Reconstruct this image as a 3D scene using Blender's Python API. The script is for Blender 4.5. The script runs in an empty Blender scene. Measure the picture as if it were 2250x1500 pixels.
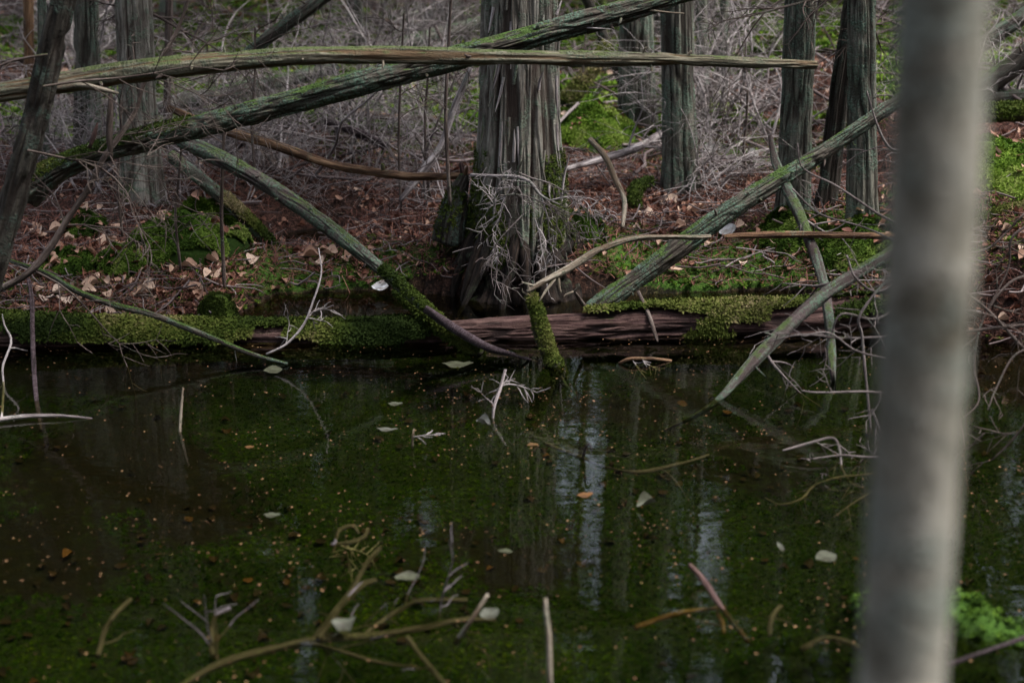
import bpy, math, random
import numpy as np
from mathutils import Vector

random.seed(7)
RNG = np.random.default_rng(7)
C = bpy.context.scene.collection
SC = bpy.context.scene
rad = math.radians

# ------------------------------------------------------------------ camera, sky, sun, exposure
CAM_Z, PITCH, FPX = 1.6, rad(16.9), 3125.0
cam_d = bpy.data.cameras.new("camera"); cam = bpy.data.objects.new("camera", cam_d); C.objects.link(cam)
cam.location = (0, 0, CAM_Z); cam.rotation_euler = (math.pi/2 - PITCH, 0, 0)
cam_d.lens = 50; cam_d.sensor_width = 36; cam_d.clip_end = 400; cam_d.clip_start = 0.05
cam_d.dof.use_dof = True; cam_d.dof.focus_distance = 5.75; cam_d.dof.aperture_fstop = 2.3
SC.camera = cam

SUN_EL, SUN_AZ = rad(62), rad(98)           # azimuth measured clockwise from +Y: high and to the right
w = bpy.data.worlds.new("World"); SC.world = w; w.use_nodes = True
nt = w.node_tree
sky = nt.nodes.new("ShaderNodeTexSky"); sky.sky_type = 'NISHITA'; sky.sun_disc = False
sky.sun_elevation = SUN_EL; sky.sun_rotation = SUN_AZ; sky.air_density = 1.0; sky.dust_density = 4.0; sky.ozone_density = 1.0
hs_ = nt.nodes.new("ShaderNodeHueSaturation"); hs_.inputs["Saturation"].default_value = .5     # thin cloud: a paler sky
nt.links.new(sky.outputs[0], hs_.inputs["Color"]); nt.links.new(hs_.outputs[0], nt.nodes["Background"].inputs[0]); nt.nodes["Background"].inputs[1].default_value = 0.15
sun_d = bpy.data.lights.new("sun", 'SUN'); sun = bpy.data.objects.new("sun", sun_d); C.objects.link(sun)
sun_d.energy = 1.5; sun_d.angle = rad(16); sun_d.color = (1.0, 0.96, 0.9)
sdir = Vector((math.sin(SUN_AZ)*math.cos(SUN_EL), math.cos(SUN_AZ)*math.cos(SUN_EL), math.sin(SUN_EL)))
sun.rotation_euler = sdir.to_track_quat('Z', 'Y').to_euler()
SC.view_settings.view_transform = 'Standard'; SC.view_settings.look = 'None'
SC.view_settings.exposure = 1.6; SC.view_settings.gamma = 1.0
cy = SC.cycles
cy.max_bounces = 6; cy.diffuse_bounces = 1; cy.glossy_bounces = 3; cy.transmission_bounces = 3; cy.transparent_max_bounces = 10
cy.caustics_reflective = False; cy.caustics_refractive = False; cy.sample_clamp_indirect = 4.0
cy.use_denoising = True
try: cy.denoiser = 'OPENIMAGEDENOISE'
except Exception: pass

# ------------------------------------------------------------------ photo pixel -> place
CP, SP = math.cos(PITCH), math.sin(PITCH)
def ray(px, py):
    a, b = (px-1125)/FPX, -(py-750)/FPX
    return np.array([a, CP + b*SP, -SP + b*CP])
def P(px, py, Y):
    d = ray(px, py); return np.array([0, 0, CAM_Z]) + d*(Y/d[1])
def G(px, py, z=0.0):
    d = ray(px, py); return np.array([0, 0, CAM_Z]) + d*((z-CAM_Z)/d[2])
def depth(p): return p[1]*CP + (CAM_Z-p[2])*SP
def rpx(p, n): return n*depth(p)/FPX

# ------------------------------------------------------------------ noise
def _h(ix, iy, iz, s):
    n = (ix.astype(np.int64)*374761393 + iy.astype(np.int64)*668265263 + iz.astype(np.int64)*2147483647 + s*974634) & 0x7fffffff
    n = ((n ^ (n >> 13))*1274126177) & 0x7fffffff
    n = ((n ^ (n >> 15))*2246822519) & 0x7fffffff
    return ((n ^ (n >> 16)) & 0xffff)/65535.0
def noise3(x, y, z, s=0):
    x, y, z = np.broadcast_arrays(np.asarray(x, float), np.asarray(y, float), np.asarray(z, float))
    ix, iy, iz = np.floor(x), np.floor(y), np.floor(z)
    fx, fy, fz = x-ix, y-iy, z-iz
    fx, fy, fz = [f*f*(3-2*f) for f in (fx, fy, fz)]
    r = 0
    for a in (0, 1):
        for b in (0, 1):
            for c in (0, 1):
                r = r + _h(ix+a, iy+b, iz+c, s)*(fx if a else 1-fx)*(fy if b else 1-fy)*(fz if c else 1-fz)
    return r
def fbm(x, y, z, s=0, o=4):
    r, a, t = 0, 0.5, 0
    for k in range(o):
        r = r + a*noise3(x*2**k, y*2**k, z*2**k, s+k); t += a; a *= 0.5
    return r/t
def sstep(a, b, x):
    t = np.clip((x-a)/(b-a), 0, 1); return t*t*(3-2*t)

# ------------------------------------------------------------------ ground shape
SHX = [-9, -4, -2.05, -1.2, -1.02, -0.55, 0, 0.4, 1.2, 1.5, 1.85, 2.3, 4, 9]
SHY = [4.0, 5.0, 5.32, 5.38, 5.98, 6.06, 5.86, 5.96, 6.02, 5.75, 5.25, 5.05, 4.4, 3.0]
def mound(x, y, cx, cy_, rx, ry):
    return np.exp(-(((x-cx)/rx)**2 + ((y-cy_)/ry)**2))
def ground(x, y):
    x = np.asarray(x, float); y = np.asarray(y, float)
    sh = np.interp(x, SHX, SHY) + 0.10*(fbm(x*2.3, y*1.1, 0, 5, 3)-0.5)
    t = y-sh
    hum = fbm(x*0.8, y*0.8, 0, 11, 4)-0.42
    fine = fbm(x*5, y*5, 0, 21, 3)-0.5
    land = 0.015 + 0.17*(1-np.exp(-np.maximum(t, 0)/0.45)) + 0.035*np.maximum(t-0.6, 0) \
        + 0.30*hum*sstep(0.2, 1.8, t)*(1+0.5*sstep(5, 14, t)) + 0.05*fine*sstep(0, 0.4, t)
    land = np.maximum(land, 0.012 + 0.02*(fine+.5)) - .012*sstep(.1, 0, t)
    for cx, c2, rx, ry, d in ((-1.05, 7.0, 0.26, 0.40, 0.30),):
        land = land - d*mound(x, y, cx, c2, rx, ry)
    land = land + .22*sstep(1.7, 2.1, x)*sstep(0, .25, t)
    land = land + 0.16*mound(x, y, 0.05, 6.15, 0.5, 0.40) + 0.10*mound(x, y, 1.55, 6.5, 0.5, 0.4)
    bed = -0.035 - 0.16*(1-np.exp(np.minimum(t, 0)/0.6)) + 0.06*(fbm(x*2.2, y*2.2, 0, 31, 3)-0.5) + 0.02*fine
    bed = bed + ((0.232+.25*(fbm(x*9, y*9, 0, 33, 3)-.5))*mound(x, y, .94, 3.04, 0.32, 0.15) + (0.22+.25*(fbm(x*9, y*9, 0, 33, 3)-.5))*mound(x, y, 1.46, 2.84, 0.42, 0.20)) \
        + 0.9*sstep(0.9, -0.8, y)
    return np.where(t > 0, land, np.minimum(bed, np.where(t > -0.12, 0.0, 9.0)))
def g1(x, y): return float(ground(np.array([x]), np.array([y]))[0])
def ghit(px, py, y0=4.0):
    d = ray(px, py)
    ys = np.arange(y0, 45, 0.02); pts = d[None, :]*(ys/d[1])[:, None]
    below = CAM_Z + pts[:, 2] < ground(pts[:, 0], ys)
    k = int(np.argmax(below)) if below.any() else len(ys)-1
    return np.array([pts[k, 0], ys[k], g1(pts[k, 0], ys[k])])

# ------------------------------------------------------------------ mesh builder
class MB:
    def __init__(s): s.v, s.q, s.t, s.b, s.r, s.c, s.n = [], [], [], [], [], [], 0
    def add(s, v, quads=None, tris=None, bark=None, ridge=None, tint=None):
        v = np.asarray(v, np.float32); m = len(v)
        if quads is not None and len(quads): s.q.append(np.asarray(quads, np.int64)+s.n)
        if tris is not None and len(tris): s.t.append(np.asarray(tris, np.int64)+s.n)
        s.v.append(v)
        s.b.append(np.asarray(bark if bark is not None else v, np.float32))
        s.r.append(np.full(m, 0.5, np.float32) if ridge is None else np.asarray(ridge, np.float32))
        s.c.append(np.broadcast_to(np.asarray(0.5 if tint is None else tint, np.float32), (m,)))
        s.n += m
    def build(s, name, mats, parent=None, smooth=True, loc=None):
        me = bpy.data.meshes.new(name)
        v = np.concatenate(s.v)
        off = np.zeros(3, np.float32)
        if loc is not None: off = np.asarray(loc, np.float32); v = v-off
        q = np.concatenate(s.q) if s.q else np.zeros((0, 4), np.int64)
        t = np.concatenate(s.t) if s.t else np.zeros((0, 3), np.int64)
        li = np.concatenate([q.ravel(), t.ravel()]).astype(np.int32)
        st = np.concatenate([np.arange(len(q))*4, len(q)*4+np.arange(len(t))*3]).astype(np.int32)
        me.vertices.add(len(v)); me.vertices.foreach_set("co", v.ravel())
        me.loops.add(len(li)); me.loops.foreach_set("vertex_index", li)
        me.polygons.add(len(st)); me.polygons.foreach_set("loop_start", st)
        me.polygons.foreach_set("use_smooth", np.full(len(st), smooth, bool))
        a = me.attributes.new("bark", 'FLOAT_VECTOR', 'POINT'); a.data.foreach_set("vector", np.concatenate(s.b).ravel())
        a = me.attributes.new("ridge", 'FLOAT', 'POINT'); a.data.foreach_set("value", np.concatenate(s.r))
        a = me.attributes.new("tint", 'FLOAT', 'POINT'); a.data.foreach_set("value", np.ascontiguousarray(np.concatenate(s.c)))
        me.update(calc_edges=True)
        me.materials.append(mats)
        o = bpy.data.objects.new(name, me); C.objects.link(o)
        if loc is not None: o.location = loc
        if parent is not None:
            o.parent = parent
            if loc is None: o.matrix_parent_inverse = parent.matrix_basis.inverted()
        return o

def tag(o, label=None, cat=None, group=None, kind=None):
    if label: o["label"] = label
    if cat: o["category"] = cat
    if group: o["group"] = group
    if kind: o["kind"] = kind
    return o
def empty(name, loc, label, cat, group=None):
    o = bpy.data.objects.new(name, None); C.objects.link(o); o.location = tuple(float(a) for a in loc); o.empty_display_size = 0.1
    bpy.context.evaluated_depsgraph_get
    return tag(o, label, cat, group)

def catmull(p, n):
    """p (k, d) control points -> about n points per span"""
    p = np.asarray(p, float)
    if len(p) == 2:
        t = np.linspace(0, 1, n+1)[:, None]; return p[0]*(1-t)+p[1]*t
    e = np.vstack([2*p[0]-p[1], p, 2*p[-1]-p[-2]])
    out = []
    t = np.linspace(0, 1, n, endpoint=False)[:, None]
    for i in range(1, len(e)-2):
        a, b, c, d = e[i-1], e[i], e[i+1], e[i+2]
        out.append(0.5*(2*b + (c-a)*t + (2*a-5*b+4*c-d)*t**2 + (3*b-a-3*c+d)*t**3))
    return np.vstack(out+[p[-1:]])

def tube(mb, pts, rr, sides=8, step=None, n=6, amp=0.0, k=30.0, kz=2.0, lump=0.0, lobes=None, tint=0.5, cap=True, seed=None, wig=0.0):
    """round limb along pts with radii rr; amp: depth of its bark ridges in metres, k / kz: ridges per metre across / along"""
    pts = np.asarray(pts, float); rr = np.asarray(rr, float)
    cur = catmull(np.column_stack([pts, rr]), n)
    if step:
        seg = np.linalg.norm(np.diff(cur[:, :3], axis=0), axis=1); L = np.concatenate([[0], np.cumsum(seg)])
        m = max(3, int(L[-1]/step)+1); s = np.linspace(0, L[-1], m)
        cur = np.column_stack([np.interp(s, L, cur[:, j]) for j in range(4)])
    pos, r = cur[:, :3].copy(), np.maximum(cur[:, 3], 0.0004)
    seed = random.uniform(0, 99) if seed is None else seed
    seg = np.linalg.norm(np.diff(pos, axis=0), axis=1); L = np.concatenate([[0], np.cumsum(seg)])
    if wig:
        for j in range(3): pos[:, j] += wig*(fbm(L*2.2, seed*1.7, j*9.1, 3, 3)-0.5)*sstep(0, 0.25, L)
    T = np.gradient(pos, axis=0); T /= np.linalg.norm(T, axis=1)[:, None]+1e-9
    N = np.zeros_like(T)
    a = np.cross(T[0], [0.31, 0.2, 0.93]) if abs(T[0][2]) < 0.9 else np.cross(T[0], [0, 1, 0.1])
    N[0] = a/np.linalg.norm(a)
    for i in range(1, len(T)):
        b = N[i-1]-T[i]*np.dot(N[i-1], T[i]); N[i] = b/(np.linalg.norm(b)+1e-9)
    B = np.cross(T, N)
    u = np.arange(sides)*2*math.pi/sides
    cu, su = np.cos(u), np.sin(u)
    R = np.repeat(r[:, None], sides, 1); ridge = np.full_like(R, 0.5)
    if lump: R = R*(1+lump*2*(fbm(cu[None]*1.2+seed, su[None]*1.2, L[:, None]*5, 2, 3)-0.5))
    if lobes is not None: R = R*lobes(u[None, :], L[:, None])
    if amp:
        rk = np.mean(r)*k
        wx = 0.8*(fbm(cu[None]*1.5, su[None]*1.5+seed, L[:, None]*1.2, 7, 2)-0.5)
        n1 = noise3(cu[None]*rk+seed+wx*2, su[None]*rk+wx, L[:, None]*kz, 1)
        n2 = noise3(cu[None]*rk*2.7+seed, su[None]*rk*2.7, L[:, None]*kz*2.6, 2)
        n3 = noise3(cu[None]*rk*6+seed, su[None]*rk*6, L[:, None]*kz*9, 4)
        p1 = sstep(.03, .28, np.abs(n1-0.5)*2); p2 = sstep(.02, .34, np.abs(n2-0.5)*2)
        ridge = np.clip(p1*(.50+.50*p2)*(.8+.4*n3), 0, 1)
        R = R + amp*(ridge-0.7)
    V = pos[:, None, :] + R[..., None]*(cu[None, :, None]*N[:, None, :] + su[None, :, None]*B[:, None, :])
    m = len(pos)
    i = np.arange(m-1)[:, None]*sides; j = np.arange(sides)[None, :]; jn = (j+1) % sides
    q = np.stack([i+j, i+jn, i+sides+jn, i+sides+j], -1).reshape(-1, 4)
    rm = np.mean(r)
    bark = np.stack([np.broadcast_to(rm*cu[None]+seed, R.shape), np.broadcast_to(rm*su[None]+seed*0.37, R.shape), np.broadcast_to(L[:, None], R.shape)], -1).reshape(-1, 3)
    V = V.reshape(-1, 3); ridge = ridge.reshape(-1); tris = None
    if cap and sides > 3:
        V = np.vstack([V, pos[:1]-T[:1]*r[0]*0.3, pos[-1:]+T[-1:]*r[-1]*0.4])
        bark = np.vstack([bark, [[seed, seed, 0]], [[seed, seed, L[-1]]]]); ridge = np.concatenate([ridge, [.3, .3]])
        o = (m-1)*sides; jj = np.arange(sides); jn = (jj+1) % sides
        tris = np.vstack([np.stack([np.full(sides, m*sides), jn, jj], -1), np.stack([np.full(sides, m*sides+1), o+jj, o+jn], -1)])
    mb.add(V, q, tris, bark, ridge, tint)
    return pos, r, T

def scatter(mb, temps, pos, yaw, tilt, scale, tint, tdir=None):
    """copies of the templates [(verts, quads, tris)] at pos, turned by yaw, leant by tilt towards tdir, scaled"""
    pos = np.asarray(pos, float); nI = len(pos); pick = RNG.integers(0, len(temps), nI)
    yaw = np.broadcast_to(yaw, (nI,)); tilt = np.broadcast_to(tilt, (nI,)); scale = np.broadcast_to(scale, (nI,)); tint = np.broadcast_to(tint, (nI,))
    tdir = RNG.uniform(0, 6.283, nI) if tdir is None else np.broadcast_to(tdir, (nI,))
    for k, (tv, tq, tt) in enumerate(temps):
        s = np.where(pick == k)[0]
        if not len(s): continue
        c, sn = np.cos(yaw[s])[:, None], np.sin(yaw[s])[:, None]
        x = (tv[None, :, 0]*c - tv[None, :, 1]*sn)*scale[s][:, None]; y = (tv[None, :, 0]*sn + tv[None, :, 1]*c)*scale[s][:, None]
        z = np.broadcast_to(tv[None, :, 2], x.shape)*scale[s][:, None]
        dx, dy = np.cos(tdir[s])[:, None], np.sin(tdir[s])[:, None]      # lean about the horizontal axis across tdir
        ct, s_t = np.cos(tilt[s])[:, None], np.sin(tilt[s])[:, None]
        al = x*dx + y*dy; ac = -x*dy + y*dx
        al, z = al*ct + z*s_t, z*ct - al*s_t
        v = np.stack([al*dx - ac*dy, al*dy + ac*dx, z], -1) + pos[s][:, None, :]
        m = len(tv); off = (np.arange(len(s))*m)[:, None, None]
        q = (np.asarray(tq)[None]+off).reshape(-1, 4) if tq is not None and len(tq) else None
        t = (np.asarray(tt)[None]+off).reshape(-1, 3) if tt is not None and len(tt) else None
        mb.add(v.reshape(-1, 3), q, t, None, None, np.repeat(tint[s], m))

def leaf_t(curl, bend, wd=0.42, twist=0.0):
    rows = [(0, .03), (.12, .5), (.3, .88), (.5, 1.0), (.7, .82), (.87, .42), (1, .02)]
    v = []
    for t, hw in rows:
        for sx in (-1, -0.5, 0, 0.5, 1):
            x = sx*hw*wd; v.append((x, t-0.5, curl*(x/wd)**2*0.5 + bend*(t-0.5)**2 + twist*x*(t-0.5)+0.03*random.uniform(-1, 1)))
    q = [(r*5+c, r*5+c+1, r*5+c+6, r*5+c+5) for r in range(6) for c in range(4)]
    return np.array(v), np.array(q), None
LEAVES = [leaf_t(.35, .5), leaf_t(.7, -.3, .36), leaf_t(-.5, .7, .45, 1.2), leaf_t(.9, .6, .4, -1.5), leaf_t(.15, -.9, .35, .8), leaf_t(1.1, .2, .3, .6)]
FLAT_LEAVES = [leaf_t(.08, .05, .3), leaf_t(.05, -.05, .42), leaf_t(-.06, .08, .36)]
def tuft_t(nb, up, seed, wide=0.13):
    r = random.Random(seed); v, t = [], []
    for k in range(nb):
        a = 6.283*k/nb + r.uniform(-.3, .3); e = up + r.uniform(-.45, .45); l = r.uniform(.7, 1.1)
        d = (math.cos(a)*math.cos(e), math.sin(a)*math.cos(e), math.sin(e)); s = (-math.sin(a)*wide, math.cos(a)*wide, 0)
        b = len(v)
        v += [(-d[0]*.05-s[0]*.5, -d[1]*.05-s[1]*.5, 0), (-d[0]*.05+s[0]*.5, -d[1]*.05+s[1]*.5, 0),
              (d[0]*l*.55+s[0], d[1]*l*.55+s[1], d[2]*l*.6), (d[0]*l*.55-s[0], d[1]*l*.55-s[1], d[2]*l*.6),
              (d[0]*l, d[1]*l, d[2]*l*.8)]
        t += [(b, b+1, b+2), (b, b+2, b+3), (b+3, b+2, b+4)]
    return np.array(v), None, np.array(t)
TUFTS = [tuft_t(8, .55, 1), tuft_t(7, .9, 2), tuft_t(9, .35, 3)]
FUZZ = [tuft_t(5, .7, 4, .16), tuft_t(4, .3, 5, .18), tuft_t(5, 1.0, 6, .14)]
def strip_t(b, wd):
    v = []
    for t in (-.5, -.17, .17, .5): v += [(-wd, t, b*t*t*2), (wd*(.6), t+.02, b*t*t*2+.012)]
    return np.array(v), np.array([(0, 1, 3, 2), (2, 3, 5, 4), (4, 5, 7, 6)]), None
NEEDLES = [strip_t(.25, .022), strip_t(-.2, .018), strip_t(.6, .025)]
def stick_t(seed):
    r = random.Random(seed); m = MB(); pts = [(r.uniform(-.06, .06), t, r.uniform(-.03, .05)) for t in (-.5, -.25, 0, .25, .5)]
    tube(m, pts, [.012, .011, .010, .008, .004], 4, n=2, cap=False, seed=1)
    if seed % 2: tube(m, [pts[1], (r.uniform(.08, .2), .1, .06), (r.uniform(.15, .3), .25, .02)], [.008, .006, .003], 4, n=2, cap=False, seed=1)
    q = np.concatenate(m.q); return np.concatenate(m.v).astype(float), q, None
STICKS = [stick_t(k) for k in range(5)]

# ------------------------------------------------------------------ materials
def new_mat(name):
    m = bpy.data.materials.new(name); m.use_nodes = True; nt = m.node_tree
    return m, nt, nt.nodes["Principled BSDF"]
def node(nt, kind, **kw):
    n = nt.nodes.new(kind)
    for k, v in kw.items(): setattr(n, k, v)
    return n
def ramp(nt, fac, stops):
    n = node(nt, "ShaderNodeValToRGB"); e = n.color_ramp.elements
    while len(e) < len(stops): e.new(0.5)
    for el, (p, c) in zip(e, stops): el.position = p; el.color = (*c, 1) if len(c) == 3 else c
    nt.links.new(fac, n.inputs[0]); return n.outputs[0]
def nz(nt, vec, scale, detail=5, rough=.6, dist=0.0):
    n = node(nt, "ShaderNodeTexNoise"); n.inputs["Scale"].default_value = scale; n.inputs["Detail"].default_value = detail
    n.inputs["Roughness"].default_value = rough; n.inputs["Distortion"].default_value = dist
    if vec is not None: nt.links.new(vec, n.inputs["Vector"])
    return n.outputs["Fac"]
def math_(nt, op, a, b=None, clamp=False):
    n = node(nt, "ShaderNodeMath", operation=op); n.use_clamp = clamp
    for i, x in enumerate((a, b)):
        if x is None: continue
        if isinstance(x, (int, float)): n.inputs[i].default_value = x
        else: nt.links.new(x, n.inputs[i])
    return n.outputs[0]
def mixc(nt, f, a, b, mode='MIX'):
    n = node(nt, "ShaderNodeMix", data_type='RGBA', blend_type=mode); n.clamp_factor = True
    for sock, x in ((n.inputs[0], f), (n.inputs[6], a), (n.inputs[7], b)):
        if isinstance(x, (int, float)): sock.default_value = x
        elif isinstance(x, tuple): sock.default_value = (*x, 1)
        else: nt.links.new(x, sock)
    return n.outputs[2]
def maprange(nt, v, a, b, c=0.0, d=1.0):
    n = node(nt, "ShaderNodeMapRange"); nt.links.new(v, n.inputs[0])
    for i, x in enumerate((a, b, c, d)): n.inputs[i+1].default_value = x
    n.interpolation_type = 'SMOOTHSTEP'; return n.outputs[0]
def attr(nt, name, out="Fac"):
    n = node(nt, "ShaderNodeAttribute", attribute_name=name); return n.outputs[out]
def bump(nt, b, h, strength=.5, dist=.01):
    n = node(nt, "ShaderNodeBump"); n.inputs["Strength"].default_value = strength; n.inputs["Distance"].default_value = dist
    nt.links.new(h, n.inputs["Height"]); nt.links.new(n.outputs[0], b.inputs["Normal"])

def bark_mat(name, dark, mid, light, furrow, lichen, l_amt, moss, m_amt, fib=55, m_low=None, zs=.1, l_scale=8, m_dir=0, rough=.9, furrow_amt=.75):
    m, nt, b = new_mat(name)
    co = attr(nt, "bark", "Vector")
    mp = node(nt, "ShaderNodeMapping"); mp.inputs["Scale"].default_value = (1, 1, zs); nt.links.new(co, mp.inputs[0])
    n1 = nz(nt, mp.outputs[0], fib, 6, .7, .4)
    n2 = nz(nt, co, 14, 5, .65)
    base = ramp(nt, n1, [(.36, dark), (.50, mid), (.63, light)])
    base = mixc(nt, maprange(nt, n2, .5, .7, 0, .4), base, mid)
    rg = attr(nt, "ridge")
    base = mixc(nt, maprange(nt, rg, .62, .12, 0, furrow_amt), base, furrow)
    mp2 = node(nt, "ShaderNodeMapping"); mp2.inputs["Scale"].default_value = (1, 1, .25); nt.links.new(co, mp2.inputs[0])
    base = mixc(nt, maprange(nt, nz(nt, mp2.outputs[0], 10, 5, .65, .8), .54, .66, 0, .75), base, mixc(nt, n1, tuple(c*.5 for c in furrow), tuple(min(1, c*.7+f*.9) for c, f in zip(mid, furrow))))
    l1 = nz(nt, co, l_scale, 8, .72, .6)
    lf = nz(nt, co, 120, 3, .6)
    lm = math_(nt, 'MULTIPLY', maprange(nt, l1, .62-.30*l_amt, .74-.25*l_amt), maprange(nt, lf, .40, .56, .15, 1.0))
    lm = math_(nt, 'MULTIPLY', lm, maprange(nt, rg, .2, .5, .25, 1.0))
    lc = mixc(nt, nz(nt, co, 25, 4), tuple(c*.55 for c in lichen), tuple(min(1, c*1.35) for c in lichen))
    col = mixc(nt, lm, base, lc)
    geo = node(nt, "ShaderNodeNewGeometry"); sx = node(nt, "ShaderNodeSeparateXYZ"); nt.links.new(geo.outputs["Normal"], sx.inputs[0])
    mn = nz(nt, co, 6, 6, .7, .5)
    up = math_(nt, 'ADD', math_(nt, 'MULTIPLY', sx.outputs[2], .35), mn)
    if m_dir: up = math_(nt, 'ADD', up, math_(nt, 'MULTIPLY', sx.outputs[0], m_dir))
    if m_low is not None:                                           # moss creeping up from the ground at the foot
        px_ = node(nt, "ShaderNodeSeparateXYZ"); nt.links.new(geo.outputs["Position"], px_.inputs[0])
        up = math_(nt, 'ADD', up, maprange(nt, px_.outputs[2], m_low, 0.05, 0, .30))
    mm = maprange(nt, up, .95-.5*m_amt, 1.08-.5*m_amt)
    mc = mixc(nt, nz(nt, co, 70, 4, .7), tuple(c*.45 for c in moss), tuple(min(1, c*1.5) for c in moss))
    col = mixc(nt, mm, col, mc)
    nt.links.new(col, b.inputs["Base Color"]); b.inputs["Roughness"].default_value = rough; b.inputs["Specular IOR Level"].default_value = .25
    h = math_(nt, 'ADD', n1, math_(nt, 'MULTIPLY', lf, math_(nt, 'ADD', math_(nt, 'MULTIPLY', lm, .5), math_(nt, 'ADD', mm, .25))))
    bump(nt, b, h, 1.0, .012)
    return m

GREY = dict(dark=(.030, .024, .020), mid=(.095, .085, .075), light=(.19, .175, .16))
M = {}
M['cedar'] = bark_mat("cedar_bark", (.055, .044, .038), (.165, .15, .128), (.31, .295, .26), (.030, .014, .010), (.16, .21, .155), .50, (.060, .095, .022), .30, 48, .55, m_dir=-.26)
M['cedar_far'] = bark_mat("lichen_cedar_bark", (.032, .028, .022), (.105, .10, .082), (.21, .205, .17), (.018, .012, .009), (.12, .175, .132), .58, (.05, .10, .02), .32, 50, .6)
M['dark_bark'] = bark_mat("dark_bark", (.012, .010, .008), (.034, .030, .025), (.075, .067, .055), (.02, .014, .011), (.07, .105, .085), .42, (.045, .085, .02), .40, 45)
M['log'] = bark_mat("log_bark", (.030, .022, .018), (.085, .072, .058), (.17, .15, .125), (.016, .010, .008), (.105, .165, .122), .70, (.065, .115, .025), .48, 60)
M['log_smooth'] = bark_mat("weathered_log", (.055, .045, .033), (.15, .135, .095), (.25, .23, .17), (.12, .065, .03), (.14, .165, .115), .44, (.085, .11, .04), .44, 70)
M['lichen_limb'] = bark_mat("lichen_limb", (.05, .034, .036), (.12, .09, .09), (.20, .165, .165), (.05, .03, .03), (.14, .21, .15), .80, (.085, .125, .04), .40, 60, None, 16)
M['pale_limb'] = bark_mat("pale_bare_limb", (.09, .068, .05), (.21, .175, .135), (.36, .315, .255), (.10, .065, .04), (.2, .23, .16), .40, (.10, .13, .04), .12, 70)
M['brown_wood'] = bark_mat("brown_dead_wood", (.04, .02, .012), (.12, .065, .035), (.25, .155, .09), (.03, .014, .008), (.15, .17, .12), .14, (.09, .12, .03), .16, 60)
M['rot_wood'] = bark_mat("rotten_purple_wood", (.032, .014, .015), (.065, .036, .032), (.145, .088, .078), (.008, .005, .005), (.1, .12, .09), .08, (.06, .09, .02), .14, 55)
M['wet_wood'] = bark_mat("wet_dark_wood", (.02, .013, .015), (.06, .04, .045), (.15, .115, .135), (.012, .008, .008), (.1, .12, .1), .12, (.05, .08, .02), .05, 60, None, 8, .35)
M['mossy'] = bark_mat("moss_grown_bark", (.02, .018, .01), (.06, .055, .03), (.11, .1, .06), (.02, .015, .01), (.10, .13, .06), .30, (.095, .15, .018), .85, 50)
M['twig_mid'] = bark_mat("dull_twig", (.06, .046, .045), (.145, .12, .118), (.25, .215, .21), (.045, .035, .033), (.15, .17, .14), .30, (.08, .10, .04), .12, 70)
M['twig'] = bark_mat("grey_twig", (.15, .125, .125), (.35, .31, .31), (.54, .49, .49), (.06, .045, .045), (.19, .21, .18), .30, (.09, .11, .04), .10, 70)
M['twig_brown'] = bark_mat("brown_twig", (.04, .028, .024), (.10, .075, .066), (.18, .145, .13), (.035, .025, .02), (.13, .15, .12), .25, (.07, .09, .03), .16, 70)
M['sunk_wood'] = bark_mat("sunken_branch", (.045, .037, .040), (.095, .080, .088), (.15, .128, .142), (.03, .025, .025), (.2, .2, .16), .2, (.08, .1, .03), .15, 60)
M['young'] = bark_mat("smooth_young_bark", (.10, .092, .070), (.25, .238, .198), (.42, .405, .355), (.18, .17, .145), (.30, .335, .295), .5, (.055, .085, .022), -.05, 17, None, .55, 12, 0, .9, .2)

M['peat'] = bark_mat("dark_root", (.004, .003, .002), (.014, .009, .007), (.036, .024, .018), (.003, .002, .0015), (.05, .07, .04), .25, (.04, .075, .015), .36, 50)

def tint_mat(name, stops, rough=.8, trans=0.0, spec=.25, nscale=60, vary=.35):
    m, nt, b = new_mat(name)
    c = ramp(nt, attr(nt, "tint"), stops)
    tc = node(nt, "ShaderNodeTexCoord")
    n = nz(nt, tc.outputs["Object"], nscale, 4, .65)
    c = mixc(nt, maprange(nt, n, .3, .7, 0, vary), c, mixc(nt, 1.0, c, (.35, .3, .25), 'MULTIPLY'))
    nt.links.new(c, b.inputs["Base Color"]); b.inputs["Roughness"].default_value = rough; b.inputs["Specular IOR Level"].default_value = spec
    if trans:
        tr = node(nt, "ShaderNodeBsdfTranslucent"); nt.links.new(c, tr.inputs[0])
        mx = node(nt, "ShaderNodeMixShader"); mx.inputs[0].default_value = trans
        nt.links.new(b.outputs[0], mx.inputs[1]); nt.links.new(tr.outputs[0], mx.inputs[2])
        nt.links.new(mx.outputs[0], nt.nodes["Material Output"].inputs[0])
    return m
M['litter'] = tint_mat("dead_leaf", [(0, (.08, .030, .020)), (.3, (.18, .075, .048)), (.6, (.33, .19, .135)), (.85, (.47, .33, .25)), (1, (.56, .44, .36))], .75, .12)
M['needle'] = tint_mat("cedar_needle_litter", [(0, (.035, .013, .010)), (.5, (.12, .046, .034)), (1, (.25, .125, .09))], .85)
M['stickm'] = tint_mat("twig_litter", [(0, (.06, .042, .04)), (.5, (.13, .10, .10)), (1, (.27, .235, .235))], .85)
M['moss'] = tint_mat("green_moss", [(0, (.018, .046, .005)), (.5, (.060, .128, .010)), (.85, (.145, .235, .024)), (1, (.23, .29, .07))], .85, .18, .15)
M['moss_log'] = tint_mat("log_moss", [(0, (.018, .032, .006)), (.35, (.05, .075, .012)), (.65, (.105, .12, .028)), (.85, (.20, .165, .085)), (1, (.31, .25, .15))], .9, .12, .1)
M['sunk_moss'] = tint_mat("sunken_moss", [(0, (.003, .009, .0004)), (.5, (.015, .042, .0012)), (.85, (.044, .082, .003)), (1, (.075, .11, .006))], .9, .1, .1)
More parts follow.
